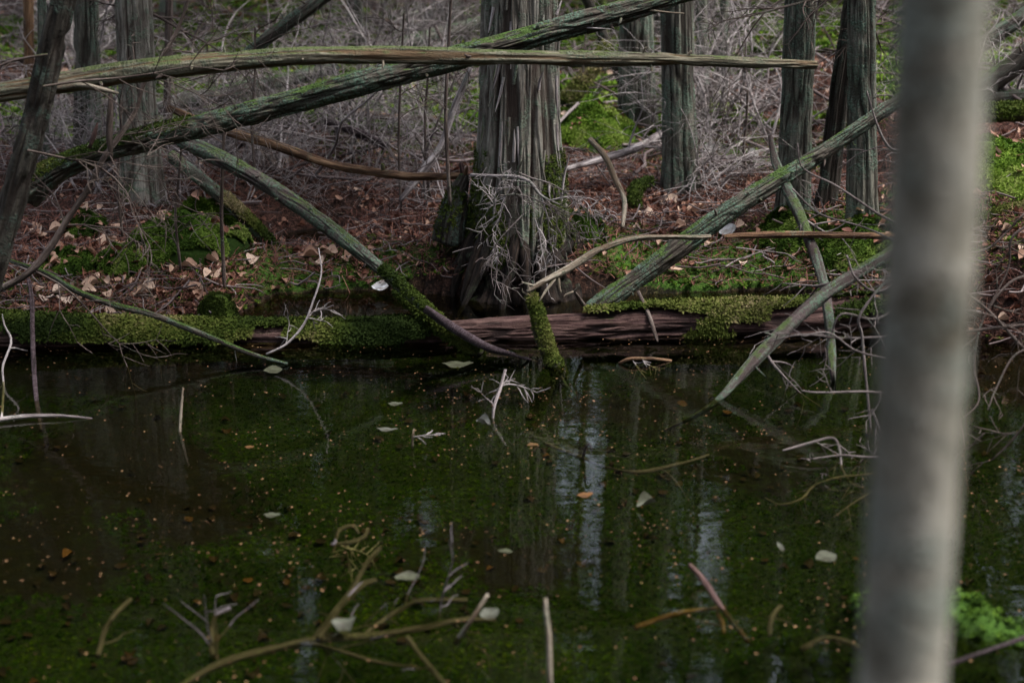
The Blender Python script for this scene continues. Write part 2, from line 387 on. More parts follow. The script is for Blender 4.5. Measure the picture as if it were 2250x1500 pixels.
M['sunk_leaf'] = tint_mat("sunken_leaf", [(0, (.008, .004, .002)), (.6, (.026, .011, .004)), (1, (.13, .05, .014))], .8)
M['foliage'] = tint_mat("cedar_foliage", [(0, (.036, .062, .026)), (.5, (.075, .13, .05)), (1, (.125, .185, .085))], .8, .45, .15, 6)
M['speck'] = tint_mat("floating_speck", [(0, (.08, .04, .012)), (.5, (.16, .08, .042)), (1, (.25, .15, .07))], .8)
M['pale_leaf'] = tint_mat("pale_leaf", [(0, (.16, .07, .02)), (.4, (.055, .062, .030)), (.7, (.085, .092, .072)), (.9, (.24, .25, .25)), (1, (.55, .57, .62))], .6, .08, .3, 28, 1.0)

# ground: litter-brown soil, green where moss grows, dark mud and moss under water
def ground_mat():
    m, nt, b = new_mat("forest_floor")
    tc = node(nt, "ShaderNodeTexCoord"); co = tc.outputs["Object"]
    n1 = nz(nt, co, 26, 6, .7); n2 = nz(nt, co, 90, 5, .7); n3 = nz(nt, co, 5, 5, .6)
    soil = ramp(nt, n1, [(.34, (.005, .003, .002)), (.5, (.022, .010, .007)), (.66, (.075, .034, .024))])
    soil = mixc(nt, maprange(nt, n2, .52, .68), soil, (.15, .078, .056))
    mo = ramp(nt, n2, [(.3, (.018, .045, .006)), (.55, (.05, .115, .013)), (.75, (.10, .19, .025))])
    mk = attr(nt, "tint"); ms = math_(nt, 'ADD', mk, math_(nt, 'MULTIPLY', math_(nt, 'SUBTRACT', n1, .5), .8))
    land = mixc(nt, maprange(nt, ms, .62, .82), soil, mo)
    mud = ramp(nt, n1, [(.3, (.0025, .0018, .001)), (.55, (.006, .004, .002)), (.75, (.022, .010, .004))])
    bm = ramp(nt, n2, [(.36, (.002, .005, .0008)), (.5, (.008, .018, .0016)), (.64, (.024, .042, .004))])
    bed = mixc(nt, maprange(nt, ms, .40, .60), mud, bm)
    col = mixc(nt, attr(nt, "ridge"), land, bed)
    nt.links.new(col, b.inputs["Base Color"]); b.inputs["Roughness"].default_value = .9; b.inputs["Specular IOR Level"].default_value = .2
    bump(nt, b, math_(nt, 'ADD', n1, n2), .8, .02)
    return m
MPATCH = [(780, 215, .9, .5), (1300, 285, .38, .35), (2215, 400, .45, .6), (600, 120, .9, 1.2), (400, 540, .33, .3), (270, 575, .2, .2), (470, 620, .35, .25), (690, 600, .42, .22),
          (150, 585, .2, .2), (190, 500, .18, .18), (870, 300, .5, .4), (1600, 330, .5, .5), (1430, 590, .35, .25), (900, 560, .5, .3), (120, 330, .4, .5), (1330, 500, .22, .3), (1560, 600, .35, .2), (1720, 560, .3, .3), (1900, 560, .4, .3), (2220, 250, .5, .5)]
MPTS = None
def moss_field(x, y):
    global MPTS
    if MPTS is None: MPTS = [(ghit(a, b), rx, ry) for a, b, rx, ry in MPATCH]
    f = fbm(x*1.1, y*1.1, 0, 41, 3)*0.75 + .16*sstep(7, 11, y)
    for p, rx, ry in MPTS: f = f + 0.33*mound(x, y, p[0], p[1], rx, ry)
    f = f + .5*(mound(x, y, 1.0, 3.02, .36, .2) + mound(x, y, 1.45, 2.78, .4, .25))
    return np.clip(f, 0, 1)
def bed_field(x, y):
    return np.clip(-.5*sstep(-.55, -.1, y-np.interp(x, SHX, SHY)) + fbm(x*1.6, y*1.6, 0, 51, 4)*1.0 + .16*mound(x, y, .35, 3.6, 1.1, 1.0) - .03*mound(x, y, -1.6, 4.6, .9, .6) - .15*mound(x, y, 1.7, 4.0, .5, .8)
                   + .5*(mound(x, y, 1.0, 3.02, .36, .2) + mound(x, y, 1.45, 2.78, .4, .25)), 0, 1)
def axis(a, b, d, lo, hi, g=1.16):
    c = list(np.arange(a, b+1e-6, d)); s = d
    while c[-1] < hi: s *= g; c.append(c[-1]+s)
    s = d
    while c[0] > lo: s *= g; c.insert(0, c[0]-s)
    return np.array(c)
xs = axis(-3.2, 3.2, .026, -60, 60); ys = axis(2.3, 9.0, .026, -14, 110)
X, Y = np.meshgrid(xs, ys); Z = ground(X, Y) + np.where(Y > 30, (Y-30)*.05, 0)
mb = MB(); ny, nx = X.shape
i = np.arange(ny-1)[:, None]*nx; j = np.arange(nx-1)[None]
uw = sstep(.012, -.004, Z)
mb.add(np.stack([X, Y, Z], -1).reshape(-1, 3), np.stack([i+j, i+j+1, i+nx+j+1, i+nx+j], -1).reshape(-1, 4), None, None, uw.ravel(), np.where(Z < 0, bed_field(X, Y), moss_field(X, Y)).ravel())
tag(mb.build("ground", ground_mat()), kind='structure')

# water: clear, tea-tinted, with a mirror of Fresnel strength on it
m, nt, b = new_mat("pond_water"); nt.nodes.remove(b)
tr = node(nt, "ShaderNodeBsdfTransparent"); tr.inputs[0].default_value = (.61, .61, .38, 1)
gl = node(nt, "ShaderNodeBsdfGlossy"); gl.inputs["Roughness"].default_value = .015; gl.inputs[0].default_value = (1, 1, 1, 1)
fr = node(nt, "ShaderNodeFresnel"); fr.inputs[0].default_value = 1.42
tc = node(nt, "ShaderNodeTexCoord"); mp = node(nt, "ShaderNodeMapping"); mp.inputs["Scale"].default_value = (1, 2.2, 1); nt.links.new(tc.outputs["Object"], mp.inputs[0])
bp = node(nt, "ShaderNodeBump"); bp.inputs["Strength"].default_value = .05; bp.inputs["Distance"].default_value = .012
nt.links.new(nz(nt, mp.outputs[0], 9, 3, .5), bp.inputs["Height"])
mx = node(nt, "ShaderNodeMixShader"); nt.links.new(fr.outputs[0], mx.inputs[0]); nt.links.new(tr.outputs[0], mx.inputs[1]); nt.links.new(gl.outputs[0], mx.inputs[2])
nt.links.new(bp.outputs[0], gl.inputs["Normal"]); nt.links.new(bp.outputs[0], fr.inputs["Normal"])
nt.links.new(mx.outputs[0], nt.nodes["Material Output"].inputs[0])
mb = MB(); mb.add([(-12, -3, 0), (12, -3, 0), (12, 8.0, 0), (-12, 8.0, 0)], [(0, 1, 2, 3)])
tag(mb.build("pond_water", m), kind='structure')

# ------------------------------------------------------------------ trees
def crown_mesh(seed, hgt, rmax, n, size):
    """drooping sprays of scale-leaf foliage round a stem from 0 to hgt"""
    r = np.random.default_rng(seed); mb = MB(); bl = []
    nb = int(n/70)
    for k in range(nb):
        z = hgt*(k+r.uniform(0, 1))/nb; R = rmax*(1-(z/hgt)**1.6)*(.55+.45*r.random())+.15
        a = r.uniform(0, 6.283); e = r.uniform(-.35, .25)
        m_ = 70; t = r.uniform(.15, 1, m_)**.7
        c = np.stack([np.cos(a)*R*t, np.sin(a)*R*t, z + R*t*math.sin(e) - .25*R*t*t], -1)
        c += r.normal(0, 1, (m_, 3))*np.array([.12, .12, .09])*(.4+.6*t[:, None])*rmax*.8
        bl.append(c)
    c = np.vstack(bl)
    q = np.array([(-.5, 0, 0), (0, -.22, .02), (.6, 0, -.1), (0, .22, .02)]), np.array([(0, 1, 2, 3)]), None
    scatter(mb, [q], c, r.uniform(0, 6.28, len(c)), r.uniform(-.9, .9, len(c)), size*r.uniform(.6, 1.4, len(c)), r.random(len(c)))
    for k in range(0, nb, 2):
        tube(mb, [(0, 0, bl[k][:, 2].mean()-.1), tuple(bl[k][np.argmax(np.hypot(bl[k][:, 0], bl[k][:, 1]))])], [.025, .006], 4, n=3, cap=False, tint=.1, seed=3)
    return mb
CROWNS = []
for s, (hh, rr_, n_) in enumerate(((6.5, 1.5, 3600), (7.5, 1.8, 4600), (5.5, 1.3, 3200))):
    o = crown_mesh(100+s, hh, rr_, n_, .17).build("crown", M['foliage'], smooth=False); CROWNS.append((o.data, hh)); bpy.data.objects.remove(o)

def cedar(base, top_dir, r0, H, mat, label, group=None, crown_at=.42, cs=1.0, sides=40, flare=.35, amp=.006, k=34, kz=1.6, name="cedar_tree", crown=True, fine_to=2.2, step=.025, lob=.12, wig=.05, nbr=4, curve=0.0):
    root = empty(name, base, label, "tree", group)
    b = np.asarray(base, float); d = np.asarray(top_dir, float); d = d/d[2]
    hs = [-.12, 0, .12, .3, .6, 1.2, 2.2, 3.5, 5.5, H*.75, H]
    pts = []
    for h in hs:
        l = min(h, 2.2) + max(0, h-2.2)*.55
        pts.append(b + np.array([d[0]*l, d[1]*l, h]) + np.array([curve*math.sin(min(max(h, 0), 2.2)/2.2*math.pi), 0, 0]))
    rr = [r0*(1+flare*math.exp(-max(h, -.05)/.22))*(1-.55*max(h, 0)/H)*(1 if h < H*.99 else .3) for h in hs]
    ph = random.uniform(0, 6)
    def lobes(u, L): return 1 + lob*np.exp(-L/.35)*(np.cos(3*u+ph)+.6*np.cos(5*u+2*ph)) + .03*np.cos(2*u+ph+L*.5)
    mb = MB()
    fine = MB()
    cur = catmull(np.column_stack([pts, rr]), 24)
    cut = int(np.argmax(cur[:, 2]-b[2] > fine_to)) or len(cur)-1
    sd = random.uniform(0, 90)
    tube(mb, cur[:cut+1:2, :3] if cut % 2 == 0 else cur[:cut+1, :3], cur[:cut+1:2, 3] if cut % 2 == 0 else cur[:cut+1, 3], sides, step=step, n=2, amp=amp, k=k, kz=kz, lobes=lobes, seed=sd)
    tube(mb, cur[cut-1:, :3], cur[cut-1:, 3], max(12, sides//3), step=.15, n=2, amp=amp, k=k, kz=kz, seed=sd)
    mb.build("trunk", mat, root)
    for q in range(nbr):                                            # dead side twigs still on the trunk
        h = random.uniform(.8, 4.0); a = random.uniform(0, 6.28); L = random.uniform(.3, .9)
        p = np.array([np.interp(h, hs, [x[j] for x in pts]) for j in range(3)]); m2 = MB()
        twig(m2, p, np.array([math.cos(a), math.sin(a), random.uniform(-.5, .1)]), L, .008, 2)
        m2.build("branch", M['twig_brown'], root)
    if crown:
        me, hh = CROWNS[random.randrange(3)]
        z0 = H*crown_at; s = (H*1.06-z0)/hh
        o = bpy.data.objects.new("crown", me); C.objects.link(o); o.parent = root
        l = 2.2+max(0, z0-2.2)*.55
        o.location = (d[0]*l, d[1]*l, z0); o.scale = (cs, cs, s); o.rotation_euler = (math.atan2(-d[1]*.55, 1), math.atan2(d[0]*.55, 1), random.uniform(0, 6.28))
    return root

def twig(mb, p, d, L, r, lev, droop=.25, kink=.35, nseg=5, tint=.5, spread=.9, dens=1.0):
    """a bare twig with its side twigs, lev levels deep"""
    p = np.asarray(p, float); d = np.asarray(d, float); d = d/(np.linalg.norm(d)+1e-9)
    pts, rr = [p], [r]
    for k in range(nseg):
        d = d + np.array([random.gauss(0, kink*.5), random.gauss(0, kink*.5), random.gauss(0, kink*.4)-droop*.18]); d /= np.linalg.norm(d)
        pts.append(pts[-1]+d*L/nseg); rr.append(r*(1-.85*(k+1)/nseg)+.0006)
    tube(mb, pts, rr, 5 if r > .006 else 4 if r > .003 else 3, n=2, cap=False, tint=tint)
    if lev > 0:
        for k in range(1, nseg+1):
            for z in range(2 if random.random() < .45*dens else 1):
                if random.random() > .85*dens: continue
                dd = (pts[k]-pts[k-1]); dd /= np.linalg.norm(dd)
                s = np.array([random.gauss(0, 1), random.gauss(0, 1), random.gauss(0, .8)]); s -= dd*np.dot(s, dd); s /= np.linalg.norm(s)
                twig(mb, pts[k], dd*.75+s*spread, L*random.uniform(.32, .72)*(1-.35*k/nseg), max(.0017, rr[k]*.68), lev-1, droop, kink, max(3, nseg-1), tint, spread, dens)

# the big cedar in the middle
bc = P(1140, 640, 6.08); bc[2] = .0
root = empty("cedar_tree", bc, "big thick cedar with shaggy furrowed bark standing at the water's edge behind the crossed logs", "tree")
hs = np.concatenate([np.arange(-.12, 1.75, .10), [2.2, 3, 4.5, 6.5, 9, 12]])
cx = lambda h: (P(1143, 0, 6.08)[0]-bc[0])*min(h, 3)/1.25
wpx = lambda h: np.interp(h, [-.1, 0, .1, .2, .35, .5, .75, 1.25, 3, 6, 9, 12], [84, 90, 110, 126, 118, 107, 95, 87, 78, 62, 40, 6])
pts = [bc+np.array([cx(h), .0, h]) for h in hs]; rr = [wpx(h)*5.45/FPX for h in hs]
def lobes(u, L):
    return 1 + .16*np.exp(-np.maximum(L-.1, 0)/.28)*(np.cos(4*u+.6)*.7+np.cos(7*u+1.2)*.5) + .035*np.cos(3*u+1+L*.4) + .02*np.cos(9*u+.5*L)
mb = MB(); cut = 19
tube(mb, pts[:cut+1], rr[:cut+1], 420, step=.008, n=4, amp=.024, k=27, kz=1.3, lobes=lobes, seed=5.3)
tube(mb, pts[cut-1:], rr[cut-1:], 60, step=.12, n=4, amp=.015, k=22, kz=1.1, seed=5.3)
mb.build("trunk", M['cedar'], root)
for q in range(46):                                                 # loose strips of bark, free at one end
    a = random.uniform(math.pi*1.02, math.pi*1.98); h = random.uniform(.25, 1.25); R = np.interp(h, hs, rr)
    p = bc + np.array([cx(h), 0, h]); L = random.uniform(.05, .22); e = random.uniform(.008, .03); m2 = MB()
    o_ = np.array([math.cos(a), math.sin(a), 0]); sgn = random.choice((-1, 1)); sw = np.array([-math.sin(a), math.cos(a), 0])*random.uniform(-.03, .03)
    tube(m2, [p+o_*(R+.004), p+o_*(R+.012)+np.array([0, 0, sgn*L*.5])+sw*.5, p+o_*(R+.010+e)+np.array([0, 0, sgn*L])+sw], [.007, .006, .0015], 4, n=3, cap=False)
    m2.build("bark_strip", M['cedar'] if q % 3 else M['twig'], root)
m2 = MB(); tube(m2, [bc+np.array([0, .04, h]) for h in (-.12, -.02, .06, .14, .22, .32)], [.345, .325, .295, .265, .24, .19], 140, step=.012, n=4, amp=.03, k=24, kz=12, lump=.20, seed=71); m2.build("root", M['peat'], root)
random.seed(77)
for q in range(7):                                                 # roots running down and out from under the bark
    a = math.pi*(1.02+.96*(q+random.random()*1.3)/9.6); d_ = np.array([math.cos(a), math.sin(a), 0]); R1 = random.uniform(.27, .40); s_ = np.array([-d_[1], d_[0], 0])*random.uniform(-.10, .10)
    m2 = MB(); tube(m2, [bc+d_*.19+np.array([0, 0, .30]), bc+d_*.25+np.array([0, 0, .18])+s_*.3, bc+d_*.30+np.array([0, 0, .07])+s_*.7, bc+d_*R1+np.array([0, 0, -.05])+s_], [.022, .024, .018, .008], 14, n=6, step=.012, amp=.008, k=60, kz=8, lump=.15); m2.build("root", M['peat'], root)
o = bpy.data.objects.new("crown", CROWNS[1][0]); C.objects.link(o); o.parent = root; o.location = (0, 0, 6.8); o.scale = (1.15, 1.15, .8)
def fuzz_on(mb, pts, nrm, n_scale, tints):
    """moss blades standing off a surface"""
    tdir = np.arctan2(nrm[:, 1], nrm[:, 0]); tilt = np.arccos(np.clip(nrm[:, 2], -1, 1))
    scatter(mb, FUZZ, pts, RNG.uniform(0, 6.28, len(pts)), tilt+RNG.normal(0, .25, len(pts)), n_scale, tints, tdir)
mm = MB(); n = 5200                                                  # moss on the buttresses at the foot of the big cedar
a = RNG.uniform(math.pi, 2*math.pi, n); h = RNG.uniform(0, 1, n)**1.7*.62
side = np.abs(np.cos(a)); keep = (fbm(a*2.2, h*5, 0, 61, 3) + .45*side*np.where(np.cos(a) < 0, 1.25, .9) - .55*h) > .56
a, h = a[keep], h[keep]; R = np.interp(h, hs, rr)*lobes(a, h+.12)+.004
pp = np.stack([bc[0]+R*np.cos(a), bc[1]+R*np.sin(a), h], -1)
fuzz_on(mm, pp, np.stack([np.cos(a), np.sin(a), np.full_like(a, .35)], -1)/1.06, RNG.uniform(.008, .02, len(a)), RNG.uniform(.05, .6, len(a)))
mm.build("moss", M['moss_log'], root, smooth=False)

# the leaning tree whose stem crosses the near side
pl = [(-70, 760, 34, 4.75), (-35, 650, 32, 4.75), (5, 520, 31, 4.75), (40, 400, 31, 4.75), (78, 260, 30, 4.75), (108, 130, 30, 4.75), (140, 0, 30, 4.75), (180, -160, 29, 4.75)]
pp = [P(a, b, y) for a, b, r, y in pl]; rr = [rpx(p, q[2])*.87 for p, q in zip(pp, pl)]
d = (pp[-1]-pp[-3]); d /= np.linalg.norm(d)
for k in range(1, 6): pp.append(pp[-1]+d*1.2+np.array([0, .1, .15])); rr.append(rr[-1]*.86)
base = pp[0].copy()
root = empty("leaning_tree", base, "dark mossy tree leaning out over the water in front of the long logs", "tree")
mb = MB(); tube(mb, pp, rr, 80, step=.011, n=8, amp=.011, k=50, kz=4.0, lump=.06, seed=17); mb.build("trunk", M['dark_bark'], root)
o = bpy.data.objects.new("crown", CROWNS[2][0]); C.objects.link(o); o.parent = root; o.location = tuple(pp[-2]-base); o.scale = (.9, .9, .6)
for k, (a, b, dx, dz) in enumerate(((95, 190, 1, -.1), (60, 330, 1, -.3), (105, 120, -1, .2))):
    m2 = MB(); twig(m2, P(a, b, 4.7), (dx, .15, dz), .6, .0042, 2, .3); m2.build("branch", M['twig_brown'], root)

# the blurred young stem close to the viewer
pl = [(1962, 1760), (1980, 1500), (2012, 1000), (2048, 500), (2072, 0), (2095, -500)]
pp = [P(a, b, 1.02) for a, b in pl]; d = (pp[-1]-pp[-2])/np.linalg.norm(pp[-1]-pp[-2]); d0 = (pp[0]-pp[1])/np.linalg.norm(pp[0]-pp[1])
base = pp[0]+d0*((pp[0][2]+.18)/-d0[2]); pp = [base]+pp
for k in range(4): pp.append(pp[-1]+d*1.1)
root = empty("young_tree", base, "slender smooth grey stem standing close by, out of focus in front of everything", "tree")
mb = MB(); tube(mb, pp, [.039, .0365, .0345, .0335, .0325, .0315, .031, .028, .024, .019, .012], 48, step=.02, n=8, lump=.035, seed=44); mb.build("trunk", M['young'], root)
o = bpy.data.objects.new("crown", CROWNS[2][0]); C.objects.link(o); o.parent = root; o.location = tuple(pp[-2]-base); o.scale = (.4, .4, .22)

# cedars one can tell apart: (base px, base py, top px at the frame's top, width px, label, ...)
NAMED = [
    (312, 432, 293, 92, 'cedar', "broad grey-green cedar standing on the leafy bank behind the leaning tree"),
    (1402, 292, 1398, 84, 'cedar_far', "green-barked cedar half hidden behind its neighbour, bright moss at its foot"),
    (1494, 418, 1487, 82, 'cedar_far', "straight grey cedar rising from needle litter just past the big cedar"),
    (1738, 490, 1760, 78, 'cedar_far', "lichen-grey cedar behind the upper half of the diagonal log"),
    (1815, 452, 1905, 46, 'dark_bark', "dark slanting cedar stem crossing the upright one beside it"),
    (1893, 500, 1893, 66, 'cedar_far', "upright dark cedar next to the slanting stem, by the near blurred trunk"),
    (195, 345, 190, 58, 'cedar_far', "greenish cedar standing farther back behind the leaning tree"),
    (366, 330, 372, 20, 'twig_brown', "thin dark stem close beside the broad grey-green cedar"),
    (98, 360, 92, 24, 'cedar_far', "thin mossy stem seen past the leaning tree"),
    (66, 250, 62, 26, 'brown_wood', "thin reddish-brown stem far behind the leaning tree"),
    (1545, 235, 1540, 30, 'cedar_far', "slim grey stem in the twiggy gap behind the straight grey cedar"),
    (1588, 205, 1592, 24, 'cedar_far', "second slim grey stem in the twiggy gap, farther back"),
    (1385, 215, 1290, 26, 'dark_bark', "dark slanting stem leaning behind the green-barked cedar"),
    (1328, 165, 1322, 26, 'mossy', "bright moss-covered stem in the gap beside the big cedar"),
    (790, 120, 788, 20, 'cedar_far', "slim pale stem far behind the crossed logs"),
]
for a, b_, top, wd, mt, lab in NAMED:
    g = ghit(a, b_, 5.5); t = P(top, 0, g[1]); dd = (t-g); r0 = rpx(g, wd/2)*.86
    big = wd > 40
    cedar(g, dd, r0, random.uniform(10, 13) if big else random.uniform(7, 10), M[mt], lab, None, .52, .9 if big else .6, 110 if big else 28, .30 if big else .15,
          .015 if big else .004, 40, 2.2, "cedar_tree" if big else "thin_tree", wd > 30, 2.2, .018 if big else .03, nbr=5 if big else 2, curve=(-.06 if mt == 'dark_bark' and wd == 46 else 0))

taken = []
def free(x, y, dmin):
    for a, b_ in taken:
        if (a-x)**2+(b_-y)**2 < dmin*dmin: return False
    taken.append((x, y)); return True
SKY_GAPS = (-.155, -.078, .055, .158)
n_far = 0; tries = 0
while n_far < 96 and tries < 3000:                                   # the wood behind
    tries += 1
    y = 11.5 + 17*random.random()**.8; x = random.uniform(-.5, .5)*y*.95
    if any(abs(x/y-g_) < (.002 if g_ == -.078 else .006)+(.36 if g_ == -.078 else .46)/y for g_ in SKY_GAPS): continue
    if not free(x, y, .9): continue
    n_far += 1; r0 = random.choice((.05, .07, .10, .13, .16))
    H = 8+22*r0+random.uniform(0, 3)
    dd = np.array([random.gauss(0, .06), random.gauss(0, .05), 1])
    cedar((x, y, g1(x, y)), dd, r0, H, M[random.choice(('cedar_far', 'cedar_far', 'cedar', 'dark_bark'))], "one of the slim grey cedars standing far back in the wood", "slim cedars far back in the wood",
          random.uniform(.32, .50), random.uniform(.65, 1.0), 24, .25, .006, 30, 1.6, "far_cedar", True, 2.5, .05, nbr=1)
# the wood still farther off as one mass, plus an added light-blocking ring
mb = MB(); r = np.random.default_rng(5)
for k in range(370):
    y = r.uniform(29, 52); x = r.uniform(-.62, .62)*y
    if k >= 230:  # unseen trees beside and behind the camera, added to block low light
        a = r.uniform(-.35, math.pi+.35); R = r.uniform(10.5, 21); x = R*math.cos(a); y = 3-R*math.sin(a)
    H = r.uniform(9.5, 13)
    z = g1(x, y)-.3
    if y > 30: z += (y-30)*.05
    tube(mb, [(x, y, z), (x+r.normal(0, .2), y, z+H*.5), (x+r.normal(0, .5), y, z+H)], [.13, .10, .02], 7, n=3, cap=False, tint=0)
    m_ = 260; t = r.uniform(.12, 1, m_); R = (1.9*(1-t**1.5)+.3)*np.sqrt(r.random(m_)); a = r.uniform(0, 6.28, m_)
    c = np.stack([x+R*np.cos(a), y+R*np.sin(a), z+H*t], -1)
    q = np.array([(-.5, 0, 0), (0, -.3, .02), (.6, 0, -.1), (0, .3, .02)]), np.array([(0, 1, 2, 3)]), None
    scatter(mb, [q], c, r.uniform(0, 6.28, m_), r.uniform(-.9, .9, m_), r.uniform(.35, .8, m_), r.random(m_))
tag(mb.build("distant_woods_and_shade_ring", M['foliage'], smooth=False), "the far-off dark wood closing off the view, and an unseen ring of trees added to block low light", "woods", None, 'stuff')

# ------------------------------------------------------------------ logs and limbs
def limb(name, label, cat, pts, mat, part="wood", sides=24, step=.02, amp=.004, k=40, kz=4, lump=.05, group=None, wig=0.0, stubs=(), twigs=0, tw=(.25, 2), tmat='twig', mesh_only=False, moss=None):
    pp, rr = [], []
    for q in pts:
        p = G(q[0], q[1], q[3][1]) if isinstance(q[3], tuple) else P(q[0], q[1], q[3])
        pp.append(p); rr.append(rpx(p, q[2]))
    mb = MB(); pos, r, T = tube(mb, pp, rr, sides, step=step, n=8, amp=amp, k=k, kz=kz, lump=lump, wig=wig)
    kids = name == 'fallen_log' or bool(stubs) or twigs or moss
    if not kids:
        return tag(mb.build(name, M[mat], loc=pos[0]), label, cat, group)
    root = empty(name, pos[0], label, cat, group)
    mb.build(part, M[mat], root)
    if name == 'fallen_log':
        stubs = list(stubs)+[(random.uniform(.08, .97), (random.gauss(0, .7), -.7, random.gauss(0, .7)), random.uniform(.006, .035), random.uniform(.004, .008), random.choice((mat, 'twig_brown', mat))) for _ in range(7)]
    for (f, d, L, sr, sm) in stubs:
        i = min(len(pos)-1, int(f*(len(pos)-1))); m2 = MB(); d = np.array(d, float); d /= np.linalg.norm(d)
        p0 = pos[i]+d*r[i]*.5
        tube(m2, [p0, p0+d*(r[i]*.5+L*.6), p0+d*(r[i]*.5+L)+np.array([random.uniform(-.01, .01), 0, random.uniform(-.01, .01)])], [sr, sr*.8, sr*.35], 6, n=2)
        m2.build("branch_stub", M[sm], root)
    for k_ in range(twigs):
        i = random.randrange(int(len(pos)*.1), len(pos)); s = np.array([random.gauss(0, 1), random.gauss(0, 1), random.gauss(-.1, 1)]); s -= T[i]*np.dot(s, T[i]); s /= np.linalg.norm(s)
        m2 = MB(); twig(m2, pos[i], s+T[i]*.6, tw[0]*random.uniform(.6, 1.4), max(.0025, r[i]*.3), tw[1]); m2.build("twig", M[tmat], root)
    if moss:
        f0, f1, nper, sc, t0, t1, spread = moss
        moss_cover(root, pos, r, T, f0, f1, nper, sc, t0, t1, spread)
    return root
def moss_cover(root, pos, r, T, f0, f1, nper, sc, t0, t1, spread, thr=.38, name="moss", seed=0, thick=.0, ragged=0):
    L = np.linalg.norm(pos[-1]-pos[0])*(f1-f0); n = int(nper*L)
    f = RNG.uniform(f0, f1, n); i = f*(len(pos)-1); ii = np.clip(i.astype(int), 0, len(pos)-2); w_ = (i-ii)[:, None]
    p = pos[ii]*(1-w_)+pos[ii+1]*w_; R = r[ii]; t = T[ii]
    up = np.array([0, 0, 1.0]) - t*t[:, 2:3]; up /= np.linalg.norm(up, axis=1)[:, None]; sd = np.cross(t, up)
    a = RNG.normal(0, spread, n) if spread > 1 else RNG.uniform(-.9, 1.9, n)*spread
    nr = up*np.cos(a)[:, None] + sd*np.sin(a)[:, None]
    msk = fbm(f*L*5+seed, a*1.2, seed, 71, 4)+.15*np.cos(a) > thr+ragged*((1-sstep(0, .30, (f-f0)*(L/(f1-f0))))+(1-sstep(0, .30, (f1-f)*(L/(f1-f0))))*(f1 < .99)+.10*np.abs(a)**2)
    lumpy = .6+.9*fbm(f*L*14, a*3, seed, 77, 3)
    q = p+nr*(R*1.0+thick*lumpy)[:, None]; q, nr, f = q[msk], nr[msk], f[msk]
    tone = fbm(q[:, 0]*2.1+3, q[:, 2]*6, seed*.02, 73, 4)
    mm = MB(); fuzz_on(mm, q, nr, sc*(.5+1.0*RNG.random(len(q))**2), np.clip(t0+(t1-t0)*(tone-.37)*3.8+RNG.normal(0, .08, len(q)), 0, 1))
    mm.build(name, M['moss_log'], root, smooth=False)

limb("fallen_log", "long weathered pole-like log, nearly level across the upper scene, with a pale split tip", "log",
     [(-60, 212, 20, 5.05), (0, 204, 20, 5.05), (140, 182, 23, 5.05), (280, 160, 25, 5.05), (410, 144, 24, 5.02), (620, 127, 20, 5.0), (760, 122, 19, 5.0), (900, 122, 19, 5.0), (1080, 126, 17, 5.0), (1300, 129, 16, 5.02), (1500, 132, 13, 5.05), (1660, 139, 11, 5.08), (1795, 143, 8, 5.1)],
     'log_smooth', "wood", 56, .010, .006, 60, 2.6, .12,
     stubs=[(.40, (0, -1, -.2), .006, .006, 'pale_limb'), (.49, (.2, -1, -.9), .02, .005, 'pale_limb'), (.72, (.2, -.4, -1), .03, .006, 'pale_limb'), (.80, (.2, -.5, -1), .03, .006, 'pale_limb'), (.79, (.3, -.3, 1), .03, .005, 'pale_limb'), (.84, (.8, -.3, 1), .03, .005, 'pale_limb'), (.31, (-.2, .2, 1), .02, .006, 'log_smooth')])
limb("fallen_log", "long lichen-green log slanting up across the scene and in front of the big cedar", "log",
     [(55, 420, 38, 5.5), (150, 362, 26, 5.48), (300, 312, 26, 5.45), (500, 262, 25, 5.4), (680, 215, 26, 5.35), (800, 182, 27, 5.3), (960, 138, 26, 5.3), (1100, 102, 24, 5.32), (1250, 58, 25, 5.35), (1400, 18, 23, 5.38), (1600, -50, 21, 5.42), (1900, -150, 17, 5.5)],
     'log', "wood", 84, .008, .010, 62, 7, .14,
     stubs=[(.62, (.3, -.6, .8), .015, .006, 'log'), (.70, (.5, -.5, -.6), .03, .006, 'twig_brown'), (.735, (1, -.4, -.1), .14, .005, 'pale_limb'), (.66, (1, -.3, -.05), .12, .004, 'twig')], moss=(.0, .22, 2600, .012, .05, .45, .7))
r3 = limb("fallen_log", "lichen-covered log slanting down from the long log into the water, stripped dark at its tip", "log",
     [(400, 308, 17, 5.75), (520, 368, 18, 5.6), (640, 442, 18, 5.45), (750, 522, 16, 5.35), (850, 602, 14, 5.28), (940, 680, 11, 5.2), (1000, 725, 9, 5.13), (1075, 765, 8, 5.06), (1130, 779, 5, 5.02)],
     'lichen_limb', "wood", 56, .009, .006, 65, 7, .14, stubs=[(.3, (.2, -.8, -.6), .02, .005, 'log')], moss=(.62, .80, 2400, .013, .05, .40, .9))
limb("dead_branch", "wet dark peeled end of the slanting log, dipping under the water", "branch",
     [(935, 678, 8, 5.16), (1000, 722, 10, 5.09), (1050, 752, 9, 5.04), (1085, 768, 8, 5.02), (1135, 781, 4, 4.99), (1180, 795, 2, ('z', -.02))], 'wet_wood', sides=20, amp=.003)
limb("mossy_branch", "thick moss-wrapped limb lying beneath the slanting log, running down to the pond", "branch",
     [(872, 640, 9, 5.45), (920, 680, 13, 5.33), (960, 712, 16, 5.25), (1000, 742, 17, 5.18), (1055, 775, 12, 5.1)], 'mossy', "wood", 24, .015, .006, moss=(0, 1, 5200, .016, .10, .62, 1.5))
